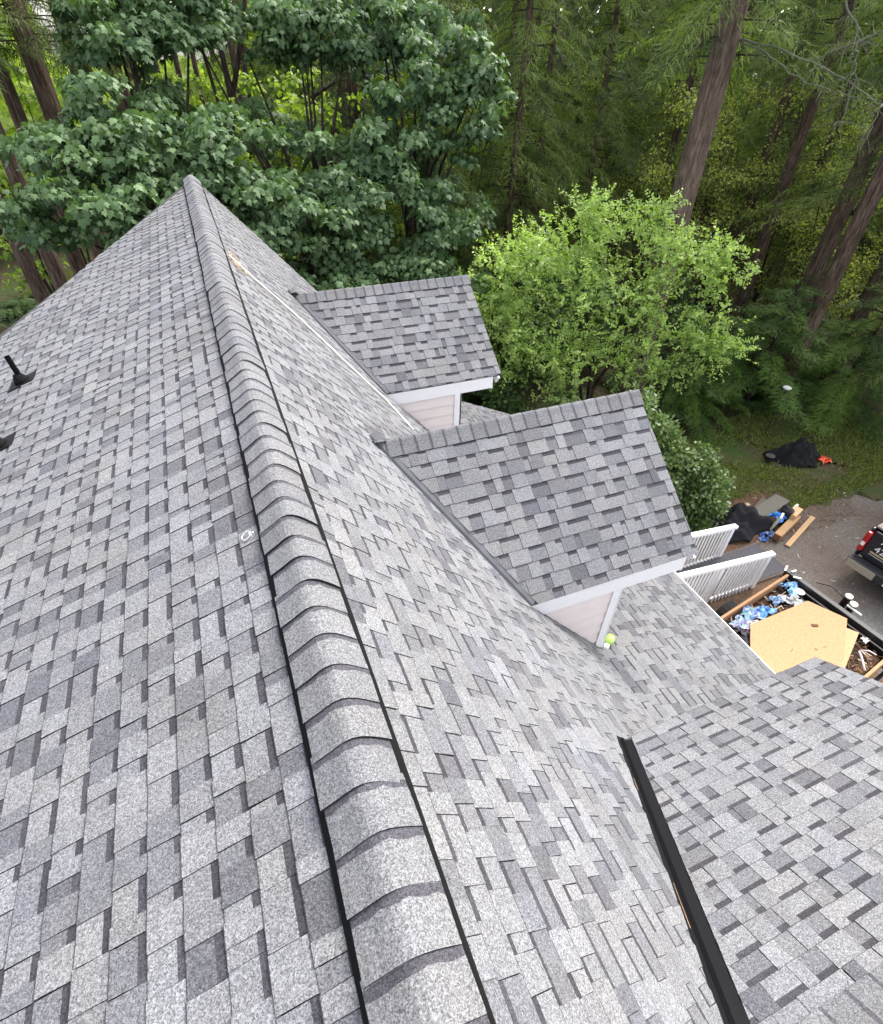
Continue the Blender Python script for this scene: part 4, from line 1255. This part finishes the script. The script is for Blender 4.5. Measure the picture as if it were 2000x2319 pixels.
railing(6.2, 9.42, 4.77, (9.37, 8.05, 6.7), "nearer white railing with square balusters along the ramp, beside the trailer", -6.20)
railing(6.2, 9.36, 5.72, (9.31, 8.0, 6.7), "farther white railing with square balusters along the ramp, beside the black tarp", -6.22)

# ---------------------------------------------------------------- the trailer of roofing waste
A = Vector((9.33, 4.22, 0)); dW = Vector((-0.985, -0.172, 0)); dL = Vector((0.115, -0.993, 0)).normalized()
WL, LL = 3.6, 2.06
tr = empty("trailer", (A.x, A.y, GZ), 0, "open trailer with brown board sides and a black end gate, full of roofing waste", "trailer")
def tpart(b, name, mat, parent=None, smooth=False):
    o = b.build(name, mat, None, smooth); o.parent = parent or tr
    if parent is None: o.matrix_parent_inverse = Matrix.Translation(-Vector(tr.location))
    return o
zt = -6.20
Z = lambda p, z: Vector((p.x, p.y, z))
def board(p, q, z0, z1, th, col, name, mat):
    b = MB(); d = (q-p); c = (p+q)/2
    n = Vector((-d.y, d.x, 0)).normalized()
    b.obox(Z(c, (z0+z1)/2), d/2, n*th/2, (0, 0, (z1-z0)/2), col)
    return bevel(tpart(b, name, mat), 0.006, 1)
BR = (0.30, 0.165, 0.085)
board(A+dW*0.06, A+dW*WL, zt-0.20, zt, 0.05, BR, "side_board", MAT['wood'])
board(A+dW*0.06, A+dW*WL, zt-0.42, zt-0.21, 0.05, (0.26, 0.14, 0.07), "side_board", MAT['wood'])
Dn = A+dL*LL
board(Dn+dW*0.06, Dn+dW*WL, zt-0.20, zt+0.01, 0.05, (0.34, 0.21, 0.105), "side_board", MAT['wood'])
board(Dn+dW*0.06, Dn+dW*WL, zt-0.42, zt-0.21, 0.05, BR, "side_board", MAT['wood'])
board(A+dW*WL, Dn+dW*WL, zt-0.42, zt, 0.05, BR, "front_board", MAT['wood'])
board(A-dL*0.10-dW*0.03, Dn+dL*0.25-dW*0.03, zt-0.50, zt+0.01, 0.11, (0.014, 0.013, 0.014), "end_gate", MAT['paint'])
b = MB(); b.bar(Z(A-dL*0.1+dW*0.10, zt-0.10), Z(Dn+dL*0.1+dW*0.10, zt-0.10), 0.03, 0.03, (0, 0, 1), (0.02, 0.018, 0.018)); tpart(b, "gate_rail", MAT['paint'])
b = MB(); c = A+dW*WL/2+dL*LL/2
b.obox(Z(c, -6.70), dW*WL/2, dL*LL/2, (0, 0, 0.03), (0.02, 0.02, 0.02)); tpart(b, "bed_floor", MAT['paint'])
b = MB()
for s in (-0.1, LL+0.1): b.bar(Z(A+dL*s, -6.76), Z(A+dL*s+dW*(WL+0.8), -6.76), 0.06, 0.10, (0, 0, 1), (0.015, 0.015, 0.015))
tpart(b, "chassis", MAT['paint'])
for s in (-0.20, LL+0.20):
    for w in (1.4, 2.2):
        b = MB(); p = A+dL*s+dW*w; b.tube([Z(p-dL*0.10, GZ+0.33), Z(p+dL*0.10, GZ+0.33)], 0.33, 20, (0.015, 0.015, 0.015))
        wh = tpart(b, "wheel", MAT['matte'])
        b = MB(); q = p-dL*(0.105 if s < 0 else -0.105); b.tube([Z(q, GZ+0.33), Z(p, GZ+0.33)], 0.19, 16, (0.4, 0.4, 0.4)); tpart(b, "rim", MAT['paint'], wh)
for k, (x, y) in enumerate(((9.80, 3.32), (9.71, 3.15))):
    b = MB(); b.tube([(x, y, GZ), (x, y, -6.13)], 0.062, 14, (0.012, 0.012, 0.012))
    j = tpart(b, "jack_post", MAT['paint'])
    b = MB(); b.tube([(x, y, -6.13), (x, y, -6.10), (x, y, -6.09)], [0.068, 0.066, 0.04], 14, (0.80, 0.76, 0.62)); tpart(b, "cap", MAT['paint'], j)
b = MB(); b.tube([(9.75, 3.35, -6.18), (9.72, 3.62, -6.12), (9.62, 3.85, -6.2)], 0.012, 6, (0.03, 0.025, 0.02)); tpart(b, "jack_handle", MAT['paint'])
b = MB(); b.bar((9.63, 3.2, -6.165), (9.66, 2.93, -6.165), 0.03, 0.02, (0, 0, 1), (0.75, 0.74, 0.72)); tpart(b, "gate_latch", MAT['paint'])

# loose waste in the trailer: one mass of sticks, needles and torn felt over a mound
rnd = random.Random(44); b = MB(); G_ = 26
for j in range(G_):
    for i in range(G_):
        u, v = i/(G_-1), j/(G_-1)
        p = A+dW*(0.12+u*(WL-0.2))+dL*(0.06+v*(LL-0.12))
        b.v.append((p.x, p.y, -6.47+0.07*math.sin(u*9)*math.cos(v*7)+rnd.uniform(-0.035, 0.035)))
for j in range(G_-1):
    for i in range(G_-1):
        k = j*G_+i; b.f.append([k, k+1, k+G_+1, k+G_]); b.c.append(rnd.choice(((0.05, 0.028, 0.018), (0.08, 0.045, 0.025), (0.035, 0.025, 0.02))))
for k in range(1500):
    p = A+dW*rnd.uniform(0.1, WL-0.1)+dL*rnd.uniform(0.05, LL-0.05); z = -6.40+rnd.uniform(-0.05, 0.05)
    d = Vector((rnd.uniform(-1, 1), rnd.uniform(-1, 1), rnd.uniform(-0.3, 0.3))).normalized()*rnd.uniform(0.02, 0.09)
    b.bar(Z(p, z)-d, Z(p, z)+d, rnd.uniform(0.004, 0.02), 0.004, (0, 0, 1), rnd.choice(((0.16, 0.075, 0.03), (0.25, 0.13, 0.06), (0.06, 0.03, 0.02), (0.35, 0.22, 0.13), (0.5, 0.42, 0.36))))
o = b.build("debris", MAT['matte']); o["kind"] = "stuff"

def sheet_thing(name, poly, z, th, col, mat, label, cat, tilt=(0, 0), group=None):
    b = MB(); m = len(poly); cx = sum(p[0] for p in poly)/m; cy = sum(p[1] for p in poly)/m
    zz = lambda p: z+tilt[0]*(p[0]-cx)+tilt[1]*(p[1]-cy)
    V = [(p[0], p[1], zz(p)) for p in poly]+[(p[0], p[1], zz(p)-th) for p in poly]
    F = [list(range(m)), list(range(2*m-1, m-1, -1))]+[[i, m+i, m+(i+1) % m, (i+1) % m] for i in range(m)]
    if area2(poly) < 0: F = [f[::-1] for f in F]
    b.add(V, F, col)
    return thing_mb(name, b, mat, label, cat, group)
sheet_thing("plywood_sheet", [(7.62, 3.55), (9.10, 3.58), (9.43, 3.0), (8.55, 2.38), (7.0, 1.75), (6.5, 2.45)], -6.235, 0.016, (0.37, 0.215, 0.11), MAT['ply'] if 'ply' in MAT else MAT['wood'], "large tan plywood sheet on top of the waste in the trailer", "plywood", (0.0, 0.0))
sheet_thing("plywood_sheet", [(8.3, 3.0), (9.2, 2.93), (9.37, 2.70), (8.43, 2.25), (7.2, 1.7), (6.9, 2.3)], -6.262, 0.016, (0.40, 0.245, 0.13), MAT['wood'], "smaller tan plywood sheet poking out under the large one at the gate end", "plywood", (0.0, 0.0))
def crumple(name, c, r, col, mat, label, cat, seed, hz=0.10, group=None, n=9, sx=1.0):
    rnd = random.Random(seed); V, F = [], []
    for j in range(n):
        for i in range(n):
            u, v = i/(n-1)*2-1, j/(n-1)*2-1
            k = 1+0.25*math.sin(3*math.atan2(v, u)+seed)
            V.append((c[0]+r*sx*u*k*0.9+rnd.uniform(-1, 1)*r*0.16, c[1]+r*v*k*0.8+rnd.uniform(-1, 1)*r*0.16, c[2]+hz*(0.6-0.5*(u*u+v*v))*rnd.uniform(0.2, 1.2)+rnd.uniform(-0.3, 0.3)*hz))
    for j in range(n-1):
        for i in range(n-1):
            k = j*n+i
            if rnd.random() < 0.06: continue
            F.append([k, k+1, k+n+1, k+n])
    b = MB(); b.v = V; b.f = F; b.c = [tuple(x*rnd.uniform(0.8, 1.2) for x in col) for _ in F]
    o = b.build(name, mat)
    m_ = o.modifiers.new("solid", 'SOLIDIFY'); m_.thickness = 0.004
    return tag(o, label, cat, group)
BL, PB = (0.13, 0.29, 0.55), (0.36, 0.46, 0.58)
W5 = "blue shingle wrappers thrown in the trailer"
crumple("plastic_wrapper", (9.16, 3.99, -6.30), 0.17, (0.22, 0.40, 0.62), MAT['plastic'], "crumpled pale blue wrapper in the trailer corner beside the white lid", "wrapper", 1, 0.14, W5)
crumple("plastic_wrapper", (8.66, 3.86, -6.33), 0.10, (0.24, 0.33, 0.50), MAT['plastic'], "small greyish blue wrapper midway along the brown trailer board", "wrapper", 2, 0.10, W5, sx=1.5)
crumple("plastic_wrapper", (8.22, 3.74, -6.33), 0.14, BL, MAT['plastic'], "deep blue speckled wrapper between the brown board and the plywood", "wrapper", 3, 0.12, W5, sx=1.4)
crumple("plastic_wrapper", (7.86, 3.76, -6.30), 0.17, (0.30, 0.43, 0.60), MAT['plastic'], "blue and white wrapper sticking up beside the brown trailer board", "wrapper", 4, 0.20, W5)
crumple("plastic_wrapper", (7.52, 3.66, -6.30), 0.16, PB, MAT['plastic'], "pale blue wrapper nearest the porch eave in the trailer", "wrapper", 5, 0.18, W5)
crumple("plastic_sheet", (8.98, 3.74, -6.33), 0.19, (0.34, 0.33, 0.33), MAT['plastic'], "clear greyish plastic sheet above the corner of the plywood", "plastic sheet", 6, 0.08)
crumple("roofing_felt", (7.42, 3.42, -6.33), 0.24, (0.055, 0.045, 0.055), MAT['matte'], "torn dark roofing felt beside the left edge of the plywood", "roofing felt", 7, 0.10)
crumple("paper_scrap", (7.66, 3.60, -6.31), 0.12, (0.5, 0.42, 0.44), MAT['matte'], "pinkish torn paper strip beside the roofing felt in the trailer", "paper", 8, 0.06, sx=1.7)
b = MB(); b.tube([(9.22, 3.83, -6.30), (9.22, 3.83, -6.285)], 0.085, 20, (0.8, 0.8, 0.8)); thing_mb("plastic_disc", b, MAT['paint'], "round white plastic disc beside the pale blue wrapper in the trailer", "disc")
for k, (p, q, c, lab) in enumerate((((9.27, 4.30, -6.18), (9.38, 4.36, -6.14), (0.78, 0.70, 0.62), "pale wood scrap on the outer trailer corner, topmost"), ((9.36, 4.22, -6.17), (9.46, 4.21, -6.15), (0.8, 0.72, 0.66), "pale wood scrap on the black gate by the trailer corner"), ((9.30, 4.12, -6.19), (9.40, 4.02, -6.18), (0.74, 0.64, 0.58), "pale wood sliver inside the trailer corner above the wrapper"))):
    b = MB(); b.bar(p, q, 0.035, 0.012, (0, 0, 1), c); thing_mb("wood_scrap", b, MAT['wood'], lab, "wood scrap", "pale scraps at the trailer corner")
b = MB(); b.tube([(9.02, 2.42, -6.28), (8.95, 2.33, -6.27), (8.72, 2.10, -6.25)], 0.017, 8, (0.55, 0.50, 0.50)); thing_mb("pipe_scrap", b, MAT['matte'], "pale grey pipe scrap leaning in the waste beside the plywood end", "pipe", smooth=True)
b = MB(); b.tube([(9.05, 2.43, -6.28), (9.15, 2.35, -6.24), (9.21, 2.25, -6.26)], 0.013, 8, (0.62, 0.52, 0.52)); thing_mb("pipe_scrap", b, MAT['matte'], "short pinkish pipe scrap beside the longer grey one", "pipe", smooth=True)
crumple("paper_scrap", (9.38, 2.56, -6.30), 0.07, (0.75, 0.72, 0.68), MAT['matte'], "small white paper scrap in the waste near the end gate", "paper", 9, 0.05)
needles("loose_debris", (7.95, 2.95, -6.232), 3, 0.3, 0.2, (0, 0, 1), [(0.2, 0.12, 0.06)], "few dark twigs lying on the large plywood sheet", "twigs", 5, (0.05, 0.12), 0.006, 0.004)
b = MB(); b.bar((8.66, 3.12, -6.228), (8.76, 3.08, -6.222), 0.05, 0.02, (0, 0, 1), (0.11, 0.06, 0.03)); thing_mb("bark_chip", b, MAT['wood'], "dark bark chip near the top of the large plywood sheet", "bark chip")

# ---------------------------------------------------------------- lumber and covers on the ground
lum = empty("timber_beam", (11.0, 5.66, GZ), math.atan2(0.36, 1.05), "square tan timber beam lying beside the driveway with its dark end forward", "timber")
b = MB(); b.box((0.02, -0.085, 0.06), (1.12, 0.085, 0.24), (0.34, 0.21, 0.105)); bevel(new_obj("timber", mesh_from("timber", b.v, b.f, MAT['wood'], b.c), lum), 0.006)
b = MB(); b.box((0.0, -0.083, 0.062), (0.019, 0.083, 0.238), (0.17, 0.085, 0.045)); new_obj("end_grain", mesh_from("end_grain", b.v, b.f, MAT['wood'], b.c), lum)
b = MB(); b.obox((11.98, 6.07, GZ+0.30), (0.2, 0.07, 0.0), (-0.03, 0.09, 0), (0, 0, 0.06), (0.52, 0.33, 0.18)); thing_mb("timber_block", b, MAT['wood'], "short tan timber block on the far end of the beam", "timber")
b = MB(); b.bar((11.14, 5.41, GZ+0.05), (12.63, 5.96, GZ+0.05), 0.115, 0.04, (0, 0, 1), (0.40, 0.26, 0.14)); bevel(thing_mb("plank", b, MAT['wood'], "single pale plank lying on the gravel beside the timber beam", "plank"), 0.004, 1)
b = MB(); b.obox((11.28, 5.98, GZ+0.30), (0.11, 0.06, 0.0), (0.02, -0.03, 0.22), (0.012, -0.02, -0.002), (0.50, 0.50, 0.40)); thing_mb("panel", b, MAT['paint'], "pale grey green panel leaning behind the timber beam", "panel")
crumple("blue_tarp", (11.52, 6.12, GZ+0.28), 0.17, (0.05, 0.22, 0.62), MAT['plastic'], "bright blue tarp bunched behind the pale panel", "tarp", 21, 0.16)
crumple("blue_tarp", (11.02, 5.92, GZ+0.05), 0.20, (0.015, 0.06, 0.20), MAT['plastic'], "dark blue tarp on the ground beside the beam end", "tarp", 22, 0.06, sx=1.3)
b = MB(); b.tube([(11.80, 6.16, GZ+0.02), (11.80, 6.16, GZ+0.40), (11.82, 6.15, GZ+0.44)], [0.13, 0.15, 0.12], 14, (0.014, 0.013, 0.015)); thing_mb("bucket", b, MAT['paint'], "black bucket standing between the blue tarp and the timber block", "bucket")
for k, (c, ax, ay, z, col, lab) in enumerate((((11.85, 6.62), (0.62, 0.16), (-0.06, 0.18), 0.10, (0.13, 0.12, 0.10), "weathered grey board on top of the board pile behind the bucket"), ((11.55, 6.60), (0.55, 0.24), (-0.09, 0.17), 0.06, (0.10, 0.088, 0.075), "darker grey board under the weathered one"), ((11.2, 6.95), (0.30, -0.02), (0.0, 0.05), 0.05, (0.36, 0.27, 0.18), "short tan board by the bush and the black tarp"))):
    b = MB(); b.obox((c[0], c[1], GZ+z), (ax[0], ax[1], 0), (ay[0], ay[1], 0), (0, 0, 0.016), col); thing_mb("weathered_board", b, MAT['wood'], lab, "board", "weathered boards behind the beam")
b = MB(); b.bar((12.22, 6.28, GZ+0.14), (12.55, 6.40, GZ+0.14), 0.06, 0.03, (0, 0, 1), (0.70, 0.68, 0.58)); thing_mb("pale_batten", b, MAT['wood'], "short whitish batten at the right end of the grey boards", "batten")
def mound(name, c, rx, ry, h, col, mat, label, cat, seed, rz=0.0, n=34, folds=7, rough=0.12):
    rnd = random.Random(seed); V, F = [], []
    ph = [rnd.uniform(0, 6.28) for _ in range(8)]
    for j in range(n):
        for i in range(n):
            u, v = i/(n-1)*2-1, j/(n-1)*2-1
            r = math.hypot(u, v); a = math.atan2(v, u)
            edge = 1+0.18*math.sin(3*a+ph[0])+0.10*math.sin(5*a+ph[1])
            q = min(1.0, r/edge)
            z = h*(1-q*q)*(1+0.3*math.sin(3*u+ph[2])*math.cos(4*v+ph[3]))
            z += 0.30*h*(1-q)**0.5*(abs(math.sin(folds*(u*0.7+v)+2*math.sin(3*u+ph[4])))-0.5)+0.2*h*(1-q)*math.sin(folds*1.7*(u-v*0.6)+ph[5])
            x_, y_ = rx*u*min(1, edge/max(r, 1e-6)) if r > edge else rx*u, ry*v*min(1, edge/max(r, 1e-6)) if r > edge else ry*v
            z = max(0.0, z)+rnd.uniform(0, rough)*h*(1-q)
            V.append((c[0]+x_*math.cos(rz)-y_*math.sin(rz), c[1]+x_*math.sin(rz)+y_*math.cos(rz), c[2]+z+0.004))
    for j in range(n-1):
        for i in range(n-1):
            k = j*n+i; F.append([k, k+1, k+n+1, k+n])
    b = MB(); b.v = V; b.f = F; b.c = [col]*len(F)
    return thing_mb(name, b, mat, label, cat, smooth=True)
mound("black_tarp", (10.45, 6.40, GZ), 0.95, 0.55, 0.50, (0.013, 0.012, 0.015), MAT['matte'], "heaped black tarp in deep folds between bush and ramp", "tarp", 51, -0.25)
mound("black_netting", (14.35, 8.05, GZ), 0.80, 0.42, 0.42, (0.010, 0.010, 0.011), MAT['matte'], "black netting heap lying on the lawn below the cedar", "netting", 52, -0.35, rough=0.5)
b = MB(); b.tube([(13.55, 8.25, GZ+0.1), (13.55, 8.25, GZ+0.22)], 0.13, 12, (0.012, 0.012, 0.012)); thing_mb("black_pot", b, MAT['paint'], "small black pot at the left end of the black netting", "pot")
crumple("orange_cloth", (15.03, 7.66, GZ+0.10), 0.17, (0.75, 0.10, 0.04), MAT['plastic'], "bright orange red bundle at the right end of the black netting", "cloth", 23, 0.16)
b = MB(); b.tube([(14.6, 9.35, -5.62), (14.6, 9.35, -5.58), (14.6, 9.35, -5.56)], [0.10, 0.12, 0.09], 18, (0.5, 0.5, 0.48)); b.tube([(14.6, 9.35, GZ), (14.6, 9.35, -5.62)], 0.02, 8, (0.03, 0.03, 0.03)); thing_mb("bird_bath", b, MAT['paint'], "small white dish on a thin stand among the cedar boughs", "dish")

# ---------------------------------------------------------------- pickup truck at the right edge
tk = empty("pickup_truck", (11.80, 3.42, GZ), math.radians(7.0), "dark pickup truck with white tailgate lettering, cut by the right edge", "truck")
def kpart(b, name, mat, parent=None, smooth=False):
    return new_obj(name, mesh_from(name, b.v, b.f, mat, b.c, smooth), parent or tk)
NAVY, BLK, TAN_ = (0.010, 0.011, 0.020), (0.012, 0.012, 0.013), (0.33, 0.28, 0.21)
b = MB()      # local x runs forward from the tail, y to the left side
b.box((0.0, -0.98, 0.55), (1.85, -0.90, 1.36), NAVY); b.box((0.0, 0.90, 0.55), (1.85, 0.98, 1.36), NAVY)
b.box((0.0, -0.90, 0.62), (1.85, 0.90, 0.70), NAVY); b.box((1.79, -0.90, 0.70), (1.85, 0.90, 1.36), NAVY)
bevel(kpart(b, "bed", MAT['gloss']), 0.03, 3)
b = MB()      # cab and bonnet from a side outline
prof = [(1.86, 0.5), (1.86, 1.36), (1.98, 1.86), (2.5, 1.93), (3.3, 1.90), (4.0, 1.36), (5.3, 1.24), (5.45, 1.05), (5.45, 0.5)]
m = len(prof)
V = [(x, -0.97 if z < 1.4 else -0.80, z) for x, z in prof]+[(x, 0.97 if z < 1.4 else 0.80, z) for x, z in prof]
b.add(V, [list(range(m)), list(range(2*m-1, m-1, -1))]+[[i, m+i, m+(i+1) % m, (i+1) % m] for i in range(m)], NAVY)
bevel(kpart(b, "cab", MAT['gloss']), 0.04, 3)
for nm, V in (("rear_window", [(1.885, -0.72, 1.44), (1.885, 0.72, 1.44), (1.965, 0.66, 1.80), (1.965, -0.66, 1.80)]), ("windscreen", [(3.95, -0.74, 1.42), (3.95, 0.74, 1.42), (3.36, 0.68, 1.87), (3.36, -0.68, 1.87)])):
    b = MB(); nrm = Vector((-0.02, 0, 0.012)) if nm == "rear_window" else Vector((0.03, 0, 0.03))
    b.add([Vector(v)+nrm for v in V], [[0, 1, 2, 3]], (0.015, 0.018, 0.02)); kpart(b, nm, MAT['gloss'])
for s in (-1, 1):
    b = MB(); b.add([(2.1, s*0.955, 1.42), (3.75, s*0.955, 1.42), (3.25, s*0.835, 1.84), (2.15, s*0.835, 1.84)], [[0, 1, 2, 3]], (0.015, 0.018, 0.02)); kpart(b, "side_window", MAT['gloss'])
    b = MB(); b.box((3.7, s*1.0, 1.42), (3.85, s*1.2, 1.60), BLK); bevel(kpart(b, "mirror", MAT['paint']), 0.03)
tg = MB(); tg.box((-0.06, -0.86, 0.66), (-0.005, 0.86, 1.35), NAVY); tgo = bevel(kpart(tg, "tailgate", MAT['gloss']), 0.015, 2)
def lettering(txt, y, z, size, col, sx=1.0):
    f = bpy.data.curves.new("lettering", 'FONT'); f.body = txt; f.size = size; f.extrude = 0.0012; f.align_x = 'LEFT'; f.space_character = 1.02
    o = bpy.data.objects.new("lettering", f); COL.objects.link(o); o.parent = tgo
    o.location = (-0.0635, y, z); o.rotation_euler = (math.radians(90), 0, math.radians(-90)); o.scale = (sx, 1, 1)
    f.materials.append(MAT[col])
    dg = bpy.context.evaluated_depsgraph_get()
    me = bpy.data.meshes.new_from_object(o.evaluated_get(dg))
    q = new_obj("lettering", me, tgo)
    q.location, q.rotation_euler, q.scale = o.location, o.rotation_euler, o.scale
    bpy.data.objects.remove(o)
MAT['letter'] = m_plain("white_vinyl", (0.78, 0.78, 0.80), 0.5)
MAT['letter_tan'] = m_plain("tan_vinyl", (0.42, 0.33, 0.20), 0.5)
lettering("Ammnowmth", 0.66, 1.14, 0.19, 'letter', 1.0)
lettering("425 239-21", 0.70, 0.92, 0.20, 'letter', 1.05)
b = MB(); b.box((-0.063, -0.70, 0.845), (-0.0605, 0.74, 0.885), (0.42, 0.33, 0.20)); b.box((-0.063, -0.70, 0.80), (-0.0605, 0.74, 0.812), (0.6, 0.56, 0.5)); kpart(b, "tailgate_stripe", MAT['paint'], tgo)
b = MB(); b.box((-0.075, -0.12, 1.22), (-0.06, 0.12, 1.30), BLK); kpart(b, "handle", MAT['paint'], tgo)
for s in (-1, 1):
    b = MB(); b.box((-0.075, s*0.875, 0.74), (0.16, s*0.992, 1.26), (0.36, 0.012, 0.015)); lt_ = bevel(kpart(b, "taillight", MAT['gloss']), 0.03, 3)
    b = MB(); b.box((-0.081, s*0.90, 0.90), (-0.0755, s*0.97, 1.0), (0.8, 0.75, 0.75)); kpart(b, "reverse_lens", MAT['gloss'], lt_)
b = MB(); b.box((-0.26, -0.97, 0.42), (-0.02, 0.97, 0.62), (0.03, 0.03, 0.033)); bp = bevel(kpart(b, "bumper", MAT['paint']), 0.03, 3)
for s in (-1, 1):
    b = MB(); b.box((-0.278, s*0.36, 0.42), (-0.262, s*0.95, 0.60), TAN_); bevel(kpart(b, "bumper_plate", MAT['paint'], bp), 0.006, 1)
b = MB(); b.box((-0.272, -0.16, 0.45), (-0.2615, 0.16, 0.58), (0.6, 0.6, 0.6)); kpart(b, "number_plate", MAT['paint'], bp)
for x in (0.95, 4.55):
    for s in (-1, 1):
        b = MB(); b.tube([(x, s*0.70, 0.38), (x, s*0.95, 0.38)], 0.38, 24, (0.014, 0.014, 0.014)); wh = kpart(b, "wheel", MAT['matte'])
        b = MB(); b.tube([(x, s*0.9, 0.38), (x, s*0.957, 0.38)], [0.22, 0.20], 18, (0.4, 0.4, 0.42)); kpart(b, "rim", MAT['paint'], wh)
b = MB(); b.box((5.43, -0.9, 0.6), (5.50, 0.9, 1.05), BLK); kpart(b, "grille", MAT['paint'])
b = MB(); b.box((0.3, -0.8, 0.4), (5.3, 0.8, 0.56), BLK); kpart(b, "chassis", MAT['paint'])
rot = Matrix.Rotation(math.radians(7.0), 4, 'Z')
def tw(x, y, z): return Vector((11.80, 3.42, GZ))+(rot @ Vector((x, y, z)))
b = MB(); b.obox(tw(0.93, 0.0, 1.395), rot.to_3x3() @ Vector((0.90, 0, 0)), rot.to_3x3() @ Vector((0, 0.93, 0)), (0, 0, 0.02), (0.21, 0.185, 0.14)); thing_mb("bed_cover_board", b, MAT['wood'], "flat beige board laid over the bed of the truck", "board")
b = MB(); c = tw(0.55, 0.30, 1.47)
pts = [c+Vector((0.24*math.cos(a), 0.24*math.sin(a), 0)) for a in np.linspace(0, 2*math.pi, 25)]
b.tube(pts, 0.075, 10, (0.014, 0.013, 0.014), cap=False); thing_mb("spare_tyre", b, MAT['matte'], "black spare tyre lying on the beige board of the truck", "tyre", smooth=True)
# a small plant by the porch eave
pl = empty("young_plant", (6.15, 1.75, GZ), 0, "slender green plant reaching past the porch eave in front of the plywood", "plant")
rng = np.random.default_rng(66)
sp = [(0, -0.1, 1.9), (0.0, 0.02, 1.86), (0.0, 0.1, 2.05), (0.0, -0.02, 2.0), (0.02, 0.22, 1.95)]
st_ = MB()
P, T = [], []
for e in sp:
    st_.tube([(0, 0, 0), (e[0]*0.5, e[1]*0.4, e[2]*0.6), e], [0.012, 0.008, 0.003], 5, (0.06, 0.08, 0.03))
    for k in range(6):
        P.append(np.array(e)*(1-0.02*k)+rng.normal(size=3)*0.015); T.append(rng.normal(size=3)*0.6+np.array([0, 0.2, 0.4]))
P, T = np.array(P), np.array(T)
V_, F_, nf = leaves(P, T, rng.normal(size=P.shape)+np.array([0, 0, 0.8]), rng.uniform(0.06, 0.10, len(P)), tpl_oval(0.3))
put("foliage", crown_from("foliage", [(V_, F_, nf, rng.random(len(P)))], LEAFM['bright']), pl)
new_obj("stem", mesh_from("stem", st_.v, st_.f, BARK3), pl)
# pale chips strewn on the gravel and the lawn
rnd = random.Random(88); b = MB()
for k in range(40):
    x, y = (rnd.uniform(10.6, 14.5), rnd.uniform(3.5, 7.2))
    a = rnd.uniform(0, 3.14); L = rnd.uniform(0.02, 0.06)
    b.obox((x, y, GZ+0.022), (L*math.cos(a), L*math.sin(a), 0), (-0.012*math.sin(a), 0.012*math.cos(a), 0), (0, 0, 0.006), rnd.choice(((0.36, 0.30, 0.24), (0.3, 0.27, 0.23), (0.22, 0.16, 0.11))))
o = b.build("wood_chips", MAT['matte']); o["kind"] = "stuff"
rng = np.random.default_rng(84); n = 9000
P = np.stack([rng.uniform(8.3, 14, n), rng.uniform(5.6, 7.6, n), np.full(n, GZ+0.02)], 1)
V_, F_, nf = leaves(P, rng.normal(size=(n, 3))*np.array([1, 1, 0.15]), np.tile(np.array([0, 0, 1.0]), (n, 1))+rng.normal(size=(n, 3))*0.3, rng.uniform(0.02, 0.06, n), tpl_oval(0.22))
lm = m_leaf("leaf_litter", (0.05, 0.03, 0.02), (0.20, 0.13, 0.08), 0.05, 0.9, 0.1)
ll = new_obj("leaf_litter", crown_from("leaf_litter", [(V_, F_, nf, rng.random(n))], lm)); ll["kind"] = "stuff"
